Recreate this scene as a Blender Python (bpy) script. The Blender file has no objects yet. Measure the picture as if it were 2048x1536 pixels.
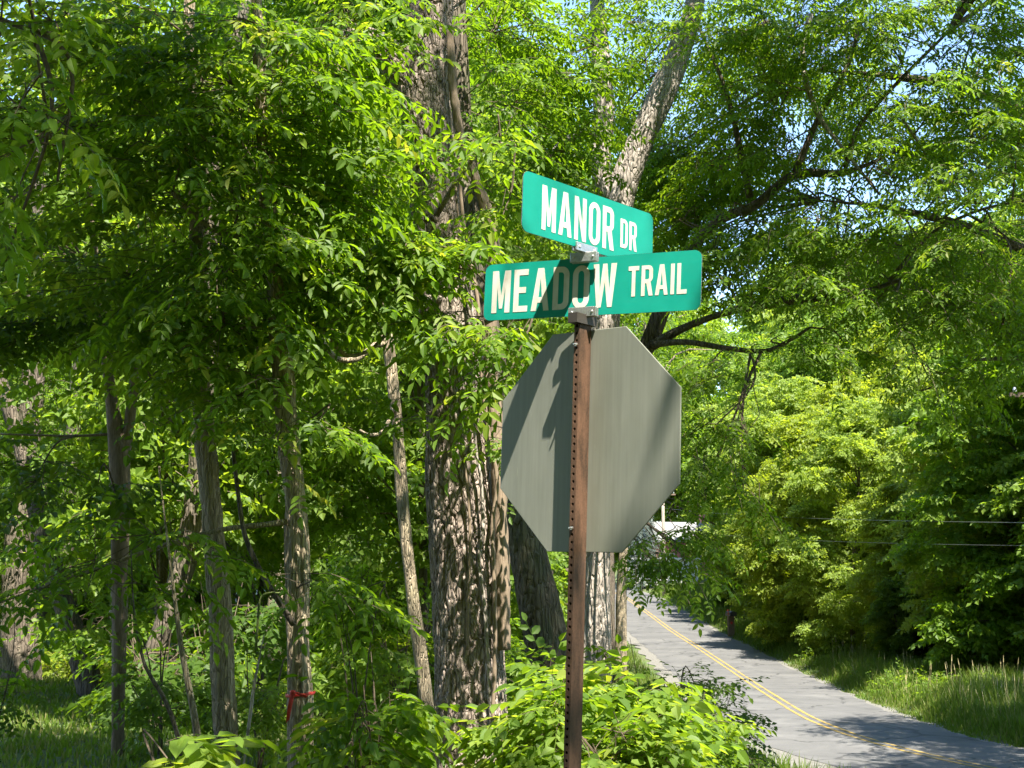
import bpy, math, random, zlib
import numpy as np
from mathutils import Matrix, Vector

# ------------------------------------------------------------------ camera, sky, sun, exposure
SC = bpy.context.scene
COL = SC.collection
F = 2700.0                       # focal length in photograph pixels (2048 wide)
HORIZON = 1150.0
EYE = 1.6
TH = math.atan((HORIZON - 768.0) / F)
cam_d = bpy.data.cameras.new('camera')
cam_d.sensor_width = 36.0
cam_d.lens = 36.0 * F / 2048.0
cam_d.clip_start = 0.05
cam_d.clip_end = 3000.0
cam = bpy.data.objects.new('camera', cam_d)
COL.objects.link(cam)
cam.location = (0, 0, EYE)
cam.rotation_euler = (math.radians(90) + TH, 0, 0)
SC.camera = cam

SUN_EL = math.radians(62)
SUN_H = np.array([0.42, -0.90]); SUN_H /= np.linalg.norm(SUN_H)
SUN = np.array([SUN_H[0] * math.cos(SUN_EL), SUN_H[1] * math.cos(SUN_EL), math.sin(SUN_EL)])
world = bpy.data.worlds.new('World')
SC.world = world
world.use_nodes = True
wn = world.node_tree
wn.nodes.clear()
sky = wn.nodes.new('ShaderNodeTexSky')
sky.sky_type = 'NISHITA'
sky.sun_disc = False
sky.sun_elevation = SUN_EL
sky.sun_rotation = math.atan2(SUN_H[0], SUN_H[1])
sky.air_density = 1.0
sky.dust_density = 0.1
sky.ozone_density = 2.5
bg = wn.nodes.new('ShaderNodeBackground')
bg.inputs['Strength'].default_value = 0.11
wo = wn.nodes.new('ShaderNodeOutputWorld')
wn.links.new(sky.outputs[0], bg.inputs[0])
wn.links.new(bg.outputs[0], wo.inputs[0])

sun_d = bpy.data.lights.new('sun', 'SUN')
sun_d.energy = 5.0
sun_d.angle = math.radians(0.53)
sun_d.color = (1.0, 0.94, 0.82)
sun = bpy.data.objects.new('sun', sun_d)
COL.objects.link(sun)
sun.rotation_euler = Vector((-SUN).tolist()).to_track_quat('-Z', 'Y').to_euler()
sun.location = (10, -20, 40)

SC.view_settings.view_transform = 'Standard'
SC.view_settings.look = 'None'
SC.view_settings.gamma = 1.0
SC.view_settings.exposure = 2.15
SC.view_settings.use_curve_mapping = False
SC.render.engine = 'CYCLES'
SC.cycles.max_bounces = 10
SC.cycles.diffuse_bounces = 8
SC.cycles.glossy_bounces = 2
SC.cycles.transmission_bounces = 8
SC.cycles.transparent_max_bounces = 4
SC.cycles.use_denoising = True
SC.cycles.sample_clamp_indirect = 6.0
SC.cycles.caustics_reflective = False
SC.cycles.caustics_refractive = False

rng = np.random.default_rng(11)
random.seed(5)

# ------------------------------------------------------------------ helpers
def at(px, py, Y):
    """world point on the line of sight of a photograph pixel at distance Y in front of the camera"""
    u = (px - 1024.0) / F; v = (768.0 - py) / F
    d = np.array([u, math.cos(TH) - v * math.sin(TH), math.sin(TH) + v * math.cos(TH)])
    d = d * (Y / d[1])
    return np.array([d[0], Y, EYE + d[2]])

def project(p):
    p = np.atleast_2d(p)
    q = p - np.array([0, 0, EYE])
    dep = q[:, 1] * math.cos(TH) + q[:, 2] * math.sin(TH)
    up = -q[:, 1] * math.sin(TH) + q[:, 2] * math.cos(TH)
    dep_s = np.where(dep > 0.05, dep, 0.05)
    return 1024 + F * q[:, 0] / dep_s, 768 - F * up / dep_s, dep

def _hash(ix, iy, iz):
    h = (ix.astype(np.int64) * 374761393 + iy.astype(np.int64) * 668265263 + iz.astype(np.int64) * 2147483647 + 1013)
    h = (h ^ (h >> 13)) * 1274126177
    h = h & 0x7fffffff
    h = (h ^ (h >> 16)) & 0xffff
    return h / 32767.5 - 1.0

def vnoise(p):
    p = np.asarray(p, float)
    i = np.floor(p).astype(np.int64); f = p - i
    f = f * f * f * (f * (f * 6 - 15) + 10)
    r = 0
    for dx in (0, 1):
        for dy in (0, 1):
            for dz in (0, 1):
                w = (f[:, 0] if dx else 1 - f[:, 0]) * (f[:, 1] if dy else 1 - f[:, 1]) * (f[:, 2] if dz else 1 - f[:, 2])
                r = r + w * _hash(i[:, 0] + dx, i[:, 1] + dy, i[:, 2] + dz)
    return r

def sstep(a, b, x):
    t = np.clip((x - a) / (b - a), 0, 1)
    return t * t * (3 - 2 * t)

def norm(v):
    return v / np.maximum(np.linalg.norm(v, axis=-1, keepdims=True), 1e-9)

def mesh_np(name, verts, faces, mat=None, smooth=False, tint=None):
    """faces: list of (M,k) int arrays"""
    me = bpy.data.meshes.new(name)
    verts = np.ascontiguousarray(verts, dtype=np.float32)
    faces = [np.asarray(f, dtype=np.int32) for f in faces if len(f)]
    me.vertices.add(len(verts))
    me.vertices.foreach_set('co', verts.ravel())
    tot = sum(f.size for f in faces); npol = sum(len(f) for f in faces)
    me.loops.add(tot)
    me.polygons.add(npol)
    me.loops.foreach_set('vertex_index', np.concatenate([f.ravel() for f in faces]))
    sizes = np.concatenate([np.full(len(f), f.shape[1], np.int32) for f in faces])
    starts = np.concatenate([[0], np.cumsum(sizes)[:-1]]).astype(np.int32)
    me.polygons.foreach_set('loop_start', starts)
    me.polygons.foreach_set('use_smooth', np.full(npol, smooth, dtype=bool))
    if tint is not None:
        a = me.attributes.new('tint', 'FLOAT', 'FACE')
        a.data.foreach_set('value', np.asarray(tint, np.float32))
    me.update(calc_edges=True)
    if mat is not None:
        me.materials.append(mat)
    return me

def obj(name, me, parent=None, loc=None):
    o = bpy.data.objects.new(name, me)
    COL.objects.link(o)
    if parent is not None: o.parent = parent
    if loc is not None: o.location = loc
    return o

def tag(o, label=None, cat=None, group=None, kind=None):
    if label: o['label'] = label
    if cat: o['category'] = cat
    if group: o['group'] = group
    if kind: o['kind'] = kind
    return o

def thing(name, label, cat, loc=(0, 0, 0), group=None):
    o = bpy.data.objects.new(name, None)
    o.empty_display_size = 0.1
    COL.objects.link(o); o.location = loc
    return tag(o, label, cat, group)

class MB:
    """collects pieces into one mesh"""
    def __init__(self): self.v = []; self.f = {}; self.n = 0
    def add(self, verts, faces):
        verts = np.asarray(verts, float)
        self.v.append(verts)
        for fc in faces:
            fc = np.asarray(fc)
            if fc.ndim == 1: fc = fc[None]
            self.f.setdefault(fc.shape[1], []).append(fc + self.n)
        self.n += len(verts)
        return self
    def box(self, lo, hi):
        (a, b, c), (d, e, g) = lo, hi
        v = [(a,b,c),(d,b,c),(d,e,c),(a,e,c),(a,b,g),(d,b,g),(d,e,g),(a,e,g)]
        return self.add(v, [[(0,3,2,1),(4,5,6,7),(0,1,5,4),(1,2,6,5),(2,3,7,6),(3,0,4,7)]])
    def mesh(self, name, mat, smooth=False):
        return mesh_np(name, np.concatenate(self.v), [np.concatenate(x) for x in self.f.values()], mat, smooth)

def resample(pts, n):
    pts = np.asarray(pts, float)
    P = np.vstack([2 * pts[0] - pts[1], pts, 2 * pts[-1] - pts[-2]])
    out = []
    m = len(pts) - 1
    for t in np.linspace(0, m, n):
        i = min(int(t), m - 1); u = t - i
        p0, p1, p2, p3 = P[i], P[i + 1], P[i + 2], P[i + 3]
        out.append(0.5 * ((2 * p1) + (-p0 + p2) * u + (2 * p0 - 5 * p1 + 4 * p2 - p3) * u * u + (-p0 + 3 * p1 - 3 * p2 + p3) * u ** 3))
    return np.array(out)

def tube(pts, radii, segs=8, disp=None, cap=True):
    """pts (n,3), radii (n,) -> verts, faces; disp(P, theta, s, r) gives a radial offset"""
    pts = np.asarray(pts, float); radii = np.asarray(radii, float)
    n = len(pts)
    T = norm(np.gradient(pts, axis=0))
    ref = np.array([1.0, 0, 0]) if abs(T[0][0]) < 0.8 else np.array([0, 1.0, 0])
    N = np.zeros_like(T); N[0] = norm(np.cross(T[0], ref))
    for i in range(1, n):
        v = N[i - 1] - T[i] * np.dot(N[i - 1], T[i])
        N[i] = norm(v)
    B = np.cross(T, N)
    th = np.linspace(0, 2 * np.pi, segs, endpoint=False)
    s = np.concatenate([[0], np.cumsum(np.linalg.norm(np.diff(pts, axis=0), axis=1))])
    R = np.repeat(radii[:, None], segs, 1)
    if disp is not None:
        q = np.stack([np.cos(th)[None, :] * R, np.sin(th)[None, :] * R, np.repeat(s[:, None], segs, 1)], -1).reshape(-1, 3)
        R = R + disp(q).reshape(n, segs)
    V = pts[:, None, :] + R[..., None] * (np.cos(th)[None, :, None] * N[:, None, :] + np.sin(th)[None, :, None] * B[:, None, :])
    V = V.reshape(-1, 3)
    i = np.arange(n - 1)[:, None] * segs; j = np.arange(segs)[None, :]; k = (j + 1) % segs
    Fq = np.stack([i + j, i + k, i + segs + k, i + segs + j], -1).reshape(-1, 4)
    faces = [Fq]
    if cap:
        V = np.vstack([V, pts[0], pts[-1]])
        c0, c1 = n * segs, n * segs + 1
        jj = np.arange(segs); kk = (jj + 1) % segs
        faces.append(np.stack([np.full(segs, c0), kk, jj], -1))
        faces.append(np.stack([np.full(segs, c1), (n - 1) * segs + jj, (n - 1) * segs + kk], -1))
    return V, faces

def strands(A, B, ra, rb):
    """many thin three-sided twigs from A[i] to B[i]"""
    A = np.asarray(A, float); B = np.asarray(B, float); n = len(A)
    d = norm(B - A)
    ref = np.where(np.abs(d[:, 2:3]) < 0.9, np.array([[0, 0, 1.0]]), np.array([[1.0, 0, 0]]))
    x = norm(np.cross(d, ref)); y = np.cross(d, x)
    V = np.zeros((n, 6, 3))
    ra = np.broadcast_to(np.asarray(ra, float), (n,)); rb = np.broadcast_to(np.asarray(rb, float), (n,))
    for k in range(3):
        a = 2 * math.pi * k / 3
        o = math.cos(a) * x + math.sin(a) * y
        V[:, k] = A + o * ra[:, None]; V[:, 3 + k] = B + o * rb[:, None]
    base = (np.arange(n) * 6)[:, None]
    Fq = np.concatenate([base + np.array([[k, (k + 1) % 3, 3 + (k + 1) % 3, 3 + k]]) for k in range(3)])
    return V.reshape(-1, 3), [Fq]

# ------------------------------------------------------------------ materials
def nodes(name):
    m = bpy.data.materials.new(name); m.use_nodes = True
    nt = m.node_tree; nt.nodes.clear()
    out = nt.nodes.new('ShaderNodeOutputMaterial')
    return m, nt, out
def N_(nt, t, **kw):
    n = nt.nodes.new(t)
    for k, v in kw.items():
        if k in n.inputs: n.inputs[k].default_value = v
        else: setattr(n, k, v)
    return n
def ramp(nt, fac, stops):
    r = nt.nodes.new('ShaderNodeValToRGB')
    el = r.color_ramp.elements
    while len(el) < len(stops): el.new(0.5)
    for e, (p, c) in zip(el, stops):
        e.position = p; e.color = (*c, 1) if len(c) == 3 else c
    nt.links.new(fac, r.inputs[0])
    return r.outputs[0]
def noise(nt, vec, scale, detail=4, rough=0.55, dist=0.0):
    n = nt.nodes.new('ShaderNodeTexNoise')
    n.inputs['Scale'].default_value = scale; n.inputs['Detail'].default_value = detail
    n.inputs['Roughness'].default_value = rough; n.inputs['Distortion'].default_value = dist
    if vec is not None: nt.links.new(vec, n.inputs['Vector'])
    return n.outputs['Fac']
def mapping(nt, scale=(1, 1, 1), coord='Object'):
    tc = nt.nodes.new('ShaderNodeTexCoord'); mp = nt.nodes.new('ShaderNodeMapping')
    mp.inputs['Scale'].default_value = scale
    nt.links.new(tc.outputs[coord], mp.inputs['Vector'])
    return mp.outputs[0]
def mth(nt, op, a, b=None):
    n = nt.nodes.new('ShaderNodeMath'); n.operation = op
    for k, x in enumerate((a, b)):
        if x is None: continue
        if isinstance(x, (int, float)): n.inputs[k].default_value = x
        else: nt.links.new(x, n.inputs[k])
    return n.outputs[0]
def bump(nt, h, strength, dist=0.01):
    b = nt.nodes.new('ShaderNodeBump'); b.inputs['Strength'].default_value = strength
    b.inputs['Distance'].default_value = dist
    nt.links.new(h, b.inputs['Height'])
    return b.outputs[0]
def surf(name, stops, scale=(1, 1, 1), nscale=5, rough=0.8, bstr=0.3, bdist=0.01, spec=0.3, metal=0.0, detail=5, dist=0.0):
    m, nt, out = nodes(name)
    v = mapping(nt, scale)
    f = noise(nt, v, nscale, detail, 0.6, dist)
    p = N_(nt, 'ShaderNodeBsdfPrincipled', Roughness=rough, Metallic=metal)
    p.inputs['Specular IOR Level'].default_value = spec
    nt.links.new(ramp(nt, f, stops), p.inputs['Base Color'])
    if bstr: nt.links.new(bump(nt, f, bstr, bdist), p.inputs['Normal'])
    nt.links.new(p.outputs[0], out.inputs[0])
    return m

def leaf_mat(name, stops, trans, source='tint', tw=0.5, rough=0.5):
    """leaf: glossy upper skin plus light coming through; tint differs from leaf to leaf"""
    m, nt, out = nodes(name)
    oi = nt.nodes.new('ShaderNodeObjectInfo')
    if source == 'tint':
        at_ = nt.nodes.new('ShaderNodeAttribute'); at_.attribute_name = 'tint'
        fac = mth(nt, 'ADD', mth(nt, 'MULTIPLY', at_.outputs['Fac'], 0.75), mth(nt, 'MULTIPLY', oi.outputs['Random'], 0.25))
    else:
        fac = oi.outputs['Random']
    c = ramp(nt, fac, stops)
    p = N_(nt, 'ShaderNodeBsdfPrincipled', Roughness=rough)
    p.inputs['Specular IOR Level'].default_value = 0.25
    nt.links.new(c, p.inputs['Base Color'])
    t = nt.nodes.new('ShaderNodeBsdfTranslucent')
    nt.links.new(ramp(nt, fac, trans), t.inputs['Color'])
    mx = nt.nodes.new('ShaderNodeMixShader'); mx.inputs[0].default_value = tw
    nt.links.new(p.outputs[0], mx.inputs[1]); nt.links.new(t.outputs[0], mx.inputs[2])
    nt.links.new(mx.outputs[0], out.inputs[0])
    return m

LEAFC = {
    'ash':    ([(0, (0.048, 0.098, 0.010)), (0.5, (0.082, 0.147, 0.014)), (0.88, (0.130, 0.198, 0.022)), (1, (0.21, 0.23, 0.04))],
               [(0, (0.18, 0.34, 0.006)), (0.5, (0.28, 0.46, 0.010)), (0.88, (0.42, 0.56, 0.018)), (1, (0.55, 0.57, 0.04))]),
    'shrub':  ([(0, (0.064, 0.118, 0.018)), (0.5, (0.105, 0.172, 0.024)), (0.9, (0.155, 0.222, 0.034)), (1, (0.21, 0.24, 0.05))],
               [(0, (0.21, 0.37, 0.012)), (0.5, (0.32, 0.48, 0.018)), (0.9, (0.45, 0.57, 0.028)), (1, (0.54, 0.58, 0.04))]),
    'locust': ([(0, (0.115, 0.165, 0.020)), (0.6, (0.160, 0.212, 0.024)), (1, (0.21, 0.25, 0.035))],
               [(0, (0.35, 0.47, 0.015)), (1, (0.55, 0.62, 0.030))]),
    'sunny':  ([(0, (0.120, 0.180, 0.034)), (0.6, (0.165, 0.228, 0.042)), (1, (0.21, 0.265, 0.055))],
               [(0, (0.38, 0.53, 0.030)), (1, (0.58, 0.68, 0.055))]),
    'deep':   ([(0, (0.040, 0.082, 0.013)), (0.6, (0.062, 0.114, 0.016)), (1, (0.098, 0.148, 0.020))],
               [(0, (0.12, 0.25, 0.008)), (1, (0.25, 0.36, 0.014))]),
    'dark':   ([(0, (0.016, 0.038, 0.014)), (1, (0.030, 0.062, 0.020))],
               [(0, (0.02, 0.06, 0.01)), (1, (0.04, 0.09, 0.015))]),
    'grass':  ([(0, (0.070, 0.125, 0.018)), (0.7, (0.115, 0.175, 0.026)), (1, (0.25, 0.23, 0.09))],
               [(0, (0.14, 0.27, 0.012)), (0.7, (0.22, 0.34, 0.02)), (1, (0.34, 0.33, 0.10))]),
    'spruce': ([(0, (0.10, 0.14, 0.12)), (1, (0.19, 0.24, 0.22))],
               [(0, (0.05, 0.08, 0.06)), (1, (0.08, 0.12, 0.09))]),
}
LM = {k: leaf_mat('leaf_' + k, *v) for k, v in LEAFC.items()}
LP = {k: leaf_mat('single_leaf_' + k, *LEAFC[k], source='object') for k in ('ash', 'shrub', 'locust')}

def bark_mat(name, lo, hi, scale=(9, 9, 1.6), lichen=None, plates=None):
    m, nt, out = nodes(name)
    v = mapping(nt, scale)
    f = noise(nt, v, 2.2, 7, 0.62, 0.4)
    c = ramp(nt, f, [(0.28, lo), (0.62, hi), (0.85, tuple(min(1, x * 1.25) for x in hi))])
    if lichen:
        g = noise(nt, mapping(nt, (1, 1, 0.5)), 2.6, 4, 0.6)
        mr = ramp(nt, g, [(0.50, (0, 0, 0)), (0.68, (1, 1, 1))])
        mix = nt.nodes.new('ShaderNodeMix'); mix.data_type = 'RGBA'
        nt.links.new(mr, mix.inputs[0]); nt.links.new(c, mix.inputs[6]); mix.inputs[7].default_value = (*lichen, 1)
        mix2 = nt.nodes.new('ShaderNodeMix'); mix2.data_type = 'RGBA'; mix2.inputs[0].default_value = 0.45
        nt.links.new(c, mix2.inputs[6]); nt.links.new(mix.outputs[2], mix2.inputs[7]); c = mix2.outputs[2]
    p = N_(nt, 'ShaderNodeBsdfPrincipled', Roughness=0.9)
    p.inputs['Specular IOR Level'].default_value = 0.15
    nt.links.new(c, p.inputs['Base Color'])
    h = f
    if plates:
        tc = nt.nodes.new('ShaderNodeTexCoord')
        wn_ = nt.nodes.new('ShaderNodeTexNoise'); wn_.inputs['Scale'].default_value = 7.0; wn_.inputs['Detail'].default_value = 2.0
        nt.links.new(tc.outputs['Object'], wn_.inputs['Vector'])
        va = nt.nodes.new('ShaderNodeVectorMath'); va.operation = 'MULTIPLY_ADD'
        va.inputs[1].default_value = (0.05, 0.05, 0.10)
        nt.links.new(wn_.outputs['Color'], va.inputs[0]); nt.links.new(tc.outputs['Object'], va.inputs[2])
        mp = nt.nodes.new('ShaderNodeMapping'); mp.inputs['Scale'].default_value = plates
        nt.links.new(va.outputs[0], mp.inputs['Vector'])
        vo = nt.nodes.new('ShaderNodeTexVoronoi'); vo.feature = 'DISTANCE_TO_EDGE'; vo.inputs['Scale'].default_value = 1.0
        nt.links.new(mp.outputs[0], vo.inputs['Vector'])
        mr = nt.nodes.new('ShaderNodeMapRange'); mr.inputs[1].default_value = 0.0; mr.inputs[2].default_value = 0.16
        nt.links.new(vo.outputs['Distance'], mr.inputs[0])
        h = mth(nt, 'ADD', mth(nt, 'MULTIPLY', f, 0.5), mr.outputs[0])
    nt.links.new(bump(nt, h, 1.0, 0.016 if plates else 0.012), p.inputs['Normal'])
    nt.links.new(p.outputs[0], out.inputs[0])
    return m
BK_MAIN = bark_mat('bark_furrowed', (0.15, 0.115, 0.09), (0.37, 0.30, 0.255), (14, 14, 3), (0.20, 0.19, 0.14), (30, 30, 9))
BK_SHAG = bark_mat('bark_shaggy', (0.17, 0.13, 0.085), (0.44, 0.36, 0.25), (26, 26, 2.2), (0.19, 0.19, 0.10), (46, 46, 4.5))
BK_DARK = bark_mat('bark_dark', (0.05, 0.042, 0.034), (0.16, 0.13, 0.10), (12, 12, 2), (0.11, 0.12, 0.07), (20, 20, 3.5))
BK_PALE = bark_mat('bark_pale', (0.17, 0.14, 0.115), (0.40, 0.35, 0.305), (20, 20, 3), None, (22, 22, 4))
BK_TWIG = surf('twig_bark', [(0.3, (0.06, 0.045, 0.03)), (0.7, (0.15, 0.115, 0.08))], (4, 4, 4), 6, 0.9, 0)
BK_VINE = surf('vine_bark', [(0.3, (0.13, 0.095, 0.065)), (0.7, (0.28, 0.21, 0.15))], (40, 40, 4), 3, 0.9, 0.5)
STEM_G = surf('green_stem', [(0.3, (0.09, 0.13, 0.03)), (0.7, (0.16, 0.19, 0.06))], (4, 4, 4), 6, 0.7, 0)

# ------------------------------------------------------------------ terrain and road
RC = resample([(34, 2, -2.3), (22, 12, -2.4), (15.2, 20.5, -2.5), (11.4, 27, -2.5), (9.35, 32.6, -2.5), (8.45, 38, -2.42),
               (9.1, 48, -2.6), (9.9, 60, -2.7), (10.3, 75, -2.4), (10.2, 88, -1.9), (10, 105, -1.0), (9.5, 122, -0.1),
               (7, 140, 0.7), (1, 160, 1.4), (-14, 182, 2.0), (-40, 205, 2.4)], 420)
RT = norm(np.gradient(RC[:, :2], axis=0))
def road_rel(x, y):
    P = np.stack([x, y], -1)
    d = np.empty(len(P)); zz = np.empty(len(P)); side = np.empty(len(P)); ii = np.empty(len(P), int)
    for a in range(0, len(P), 4000):
        q = P[a:a + 4000]
        D = ((q[:, None, :] - RC[None, :, :2]) ** 2).sum(-1)
        i = D.argmin(1)
        d[a:a + 4000] = np.sqrt(D[np.arange(len(q)), i]); zz[a:a + 4000] = RC[i, 2]; ii[a:a + 4000] = i
        w = q - RC[i, :2]
        side[a:a + 4000] = RT[i, 0] * w[:, 1] - RT[i, 1] * w[:, 0]     # + = left of travel away from camera
    return d, zz, side, ii
def apron(y):
    return 1.0 * sstep(24, 31, y) * (1 - sstep(44, 56, y))
def ground(x, y):
    x = np.atleast_1d(np.asarray(x, float)); y = np.atleast_1d(np.asarray(y, float))
    d, rz, side, _ = road_rel(x, y)
    d = np.where(side >= 0, np.maximum(d - apron(y), 0), d)
    yy = np.clip(y, 8, 25)
    hill = -0.012 * np.clip(y, 0, 60) - 2.6 * sstep(0, 1, (x - 0.6 + 0.25 * (yy - 8)) / 7.0) * sstep(-6, 6, y) + 0.02 * np.clip(y - 70, 0, 200)
    left = rz + (hill - rz) * sstep(3.3, 11.0, d)
    right = rz + 0.10 * sstep(3.0, 4.0, d) + 0.05 * np.clip(d - 3.2, 0, 60) + 0.9 * sstep(9, 30, d)
    z = np.where(side >= 0, left, right)
    n = vnoise(np.stack([x * 0.35, y * 0.35, x * 0], -1)) * 0.12 + vnoise(np.stack([x * 1.3, y * 1.3, x * 0 + 7], -1)) * 0.035
    z = z + n * sstep(3.2, 5.0, d) - 0.08 * (1 - sstep(3.2, 4.0, d))
    return z

gx = np.unique(np.concatenate([np.linspace(-420, -60, 25), np.linspace(-60, 60, 200), np.linspace(60, 420, 25)]))
gy = np.unique(np.concatenate([np.linspace(-200, -12, 14), np.linspace(-12, 60, 130), np.linspace(60, 220, 110), np.linspace(220, 1200, 20)]))
GX, GY = np.meshgrid(gx, gy)
GZ = ground(GX.ravel(), GY.ravel())
nx, ny = len(gx), len(gy)
i = (np.arange(ny - 1)[:, None] * nx + np.arange(nx - 1)[None, :]).ravel()
m, nt, out = nodes('forest_floor')
v = mapping(nt)
f1 = noise(nt, v, 0.5, 6, 0.6); f2 = noise(nt, v, 9, 5, 0.65)
f = mth(nt, 'ADD', mth(nt, 'MULTIPLY', f1, 0.6), mth(nt, 'MULTIPLY', f2, 0.4))
p = N_(nt, 'ShaderNodeBsdfPrincipled', Roughness=0.95)
nt.links.new(ramp(nt, f, [(0.30, (0.075, 0.058, 0.034)), (0.45, (0.07, 0.075, 0.028)), (0.58, (0.062, 0.105, 0.022)), (0.75, (0.10, 0.135, 0.035))]), p.inputs['Base Color'])
nt.links.new(bump(nt, f2, 0.8, 0.05), p.inputs['Normal'])
nt.links.new(p.outputs[0], out.inputs[0])
FLOOR = m
g = obj('ground', mesh_np('ground', np.stack([GX.ravel(), GY.ravel(), GZ], -1), [np.stack([i, i + 1, i + nx + 1, i + nx], -1)], FLOOR, True))
tag(g, 'leaf-littered green woodland floor sloping down to the road', None, None, 'structure')

def strip(o0, o1, dz, k0=0, k1=None, wob=0.0, seed=0):
    """a band that follows the road between two offsets from its centre line (right positive)"""
    C = RC[k0:k1]; T = RT[k0:k1]
    R = np.stack([T[:, 1], -T[:, 0]], -1)
    s = np.arange(len(C)) * 0.37 + seed
    w0 = wob * vnoise(np.stack([s, s * 0 + seed, s * 0], -1)); w1 = wob * vnoise(np.stack([s, s * 0 + seed + 9, s * 0], -1))
    cols = 7
    V = []
    for c in range(cols):
        t = c / (cols - 1)
        off = (o0 + w0) * (1 - t) + (o1 + w1) * t
        z = C[:, 2] + dz - 0.012 * np.minimum(np.abs(off), 3.0)
        V.append(np.column_stack([C[:, :2] + R * off[:, None], z]))
    V = np.stack(V, 1).reshape(-1, 3)
    i = (np.arange(len(C) - 1)[:, None] * cols + np.arange(cols - 1)[None, :]).ravel()
    return V, [np.stack([i, i + 1, i + cols + 1, i + cols], -1)]
m, nt, out = nodes('asphalt')
v = mapping(nt)
fa = noise(nt, v, 0.5, 7, 0.7, 0.6); fb = noise(nt, v, 45, 4, 0.75)
f = mth(nt, 'ADD', mth(nt, 'MULTIPLY', fa, 0.68), mth(nt, 'MULTIPLY', fb, 0.32))
p = N_(nt, 'ShaderNodeBsdfPrincipled', Roughness=0.85)
ca = ramp(nt, f, [(0.32, (0.045, 0.044, 0.044)), (0.44, (0.070, 0.069, 0.069)), (0.54, (0.088, 0.086, 0.085)), (0.68, (0.130, 0.127, 0.123))])
# sealed cracks wandering over the surface
wv = nt.nodes.new('ShaderNodeTexVoronoi'); wv.feature = 'DISTANCE_TO_EDGE'; wv.inputs['Scale'].default_value = 0.33
nz = nt.nodes.new('ShaderNodeTexNoise'); nz.inputs['Scale'].default_value = 0.8; nz.inputs['Detail'].default_value = 4
nt.links.new(v, nz.inputs['Vector'])
vm = nt.nodes.new('ShaderNodeVectorMath'); vm.operation = 'MULTIPLY_ADD'; vm.inputs[1].default_value = (1.6, 1.6, 0)
nt.links.new(nz.outputs['Color'], vm.inputs[0]); nt.links.new(v, vm.inputs[2]); nt.links.new(vm.outputs[0], wv.inputs['Vector'])
cr = ramp(nt, wv.outputs['Distance'], [(0.0, (0.35, 0.35, 0.35)), (0.012, (0.45, 0.45, 0.45)), (0.02, (1, 1, 1))])
mxr = nt.nodes.new('ShaderNodeMix'); mxr.data_type = 'RGBA'; mxr.blend_type = 'MULTIPLY'; mxr.inputs[0].default_value = 0.8
nt.links.new(ca, mxr.inputs[6]); nt.links.new(cr, mxr.inputs[7])
nt.links.new(mxr.outputs[2], p.inputs['Base Color'])
nt.links.new(bump(nt, fb, 0.4, 0.01), p.inputs['Normal'])
nt.links.new(p.outputs[0], out.inputs[0])
ASPH = m
GRAV = surf('gravel', [(0.3, (0.085, 0.08, 0.07)), (0.55, (0.135, 0.13, 0.118)), (0.8, (0.20, 0.19, 0.175))], (1, 1, 1), 14, 0.95, 0.8, 0.03)
YEL = surf('yellow_paint', [(0.38, (0.11, 0.10, 0.07)), (0.50, (0.26, 0.175, 0.04)), (0.8, (0.36, 0.23, 0.04))], (1, 1, 1), 5, 0.7, 0.1, 0.002)
V, Fc = strip(-3.45 - apron(RC[:, 1]), 3.15, 0.0, wob=0.25, seed=3)
sh = tag(obj('road_shoulder', mesh_np('road_shoulder', V, Fc, GRAV, True)), 'pale gravel shoulder along the road edge', None, None, 'structure')
V, Fc = strip(-2.85, 2.85, 0.010, wob=0.09, seed=1)
road = tag(obj('road', mesh_np('road', V, Fc, ASPH, True)), 'grey two-lane asphalt road curving away downhill', None, None, 'structure')
for a, b, s_ in ((-0.185, -0.09, 5), (0.09, 0.185, 6)):
    V, Fc = strip(a, b, 0.016, wob=0.008, seed=s_)
    obj('centre_line', mesh_np('centre_line', V, Fc, YEL, True), road)
# ------------------------------------------------------------------ leaves
def leaflet(L, W, hi, curl=0.1, fold=0.18):
    if hi:
        V = np.array([(0, 0, 0), (0.30 * L, 0.47 * W, fold * W), (0.68 * L, 0.40 * W, fold * W - curl * L * 0.4), (L, 0, -curl * L),
                      (0.68 * L, -0.40 * W, fold * W - curl * L * 0.4), (0.30 * L, -0.47 * W, fold * W)])
        return V, [np.array([(0, 1, 2, 3), (0, 3, 4, 5)])[:, ::-1]]
    V = np.array([(0, 0, 0), (0.42 * L, 0.5 * W, fold * W), (L, 0, -curl * L), (0.42 * L, -0.5 * W, fold * W)])
    return V, [np.array([(0, 1, 2), (0, 2, 3)])[:, ::-1]]

def rot_frame(d, up):
    x = norm(d); z = norm(up - (up * x).sum(-1, keepdims=True) * x); y = np.cross(z, x)
    return np.stack([x, y, z], -1)

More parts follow.
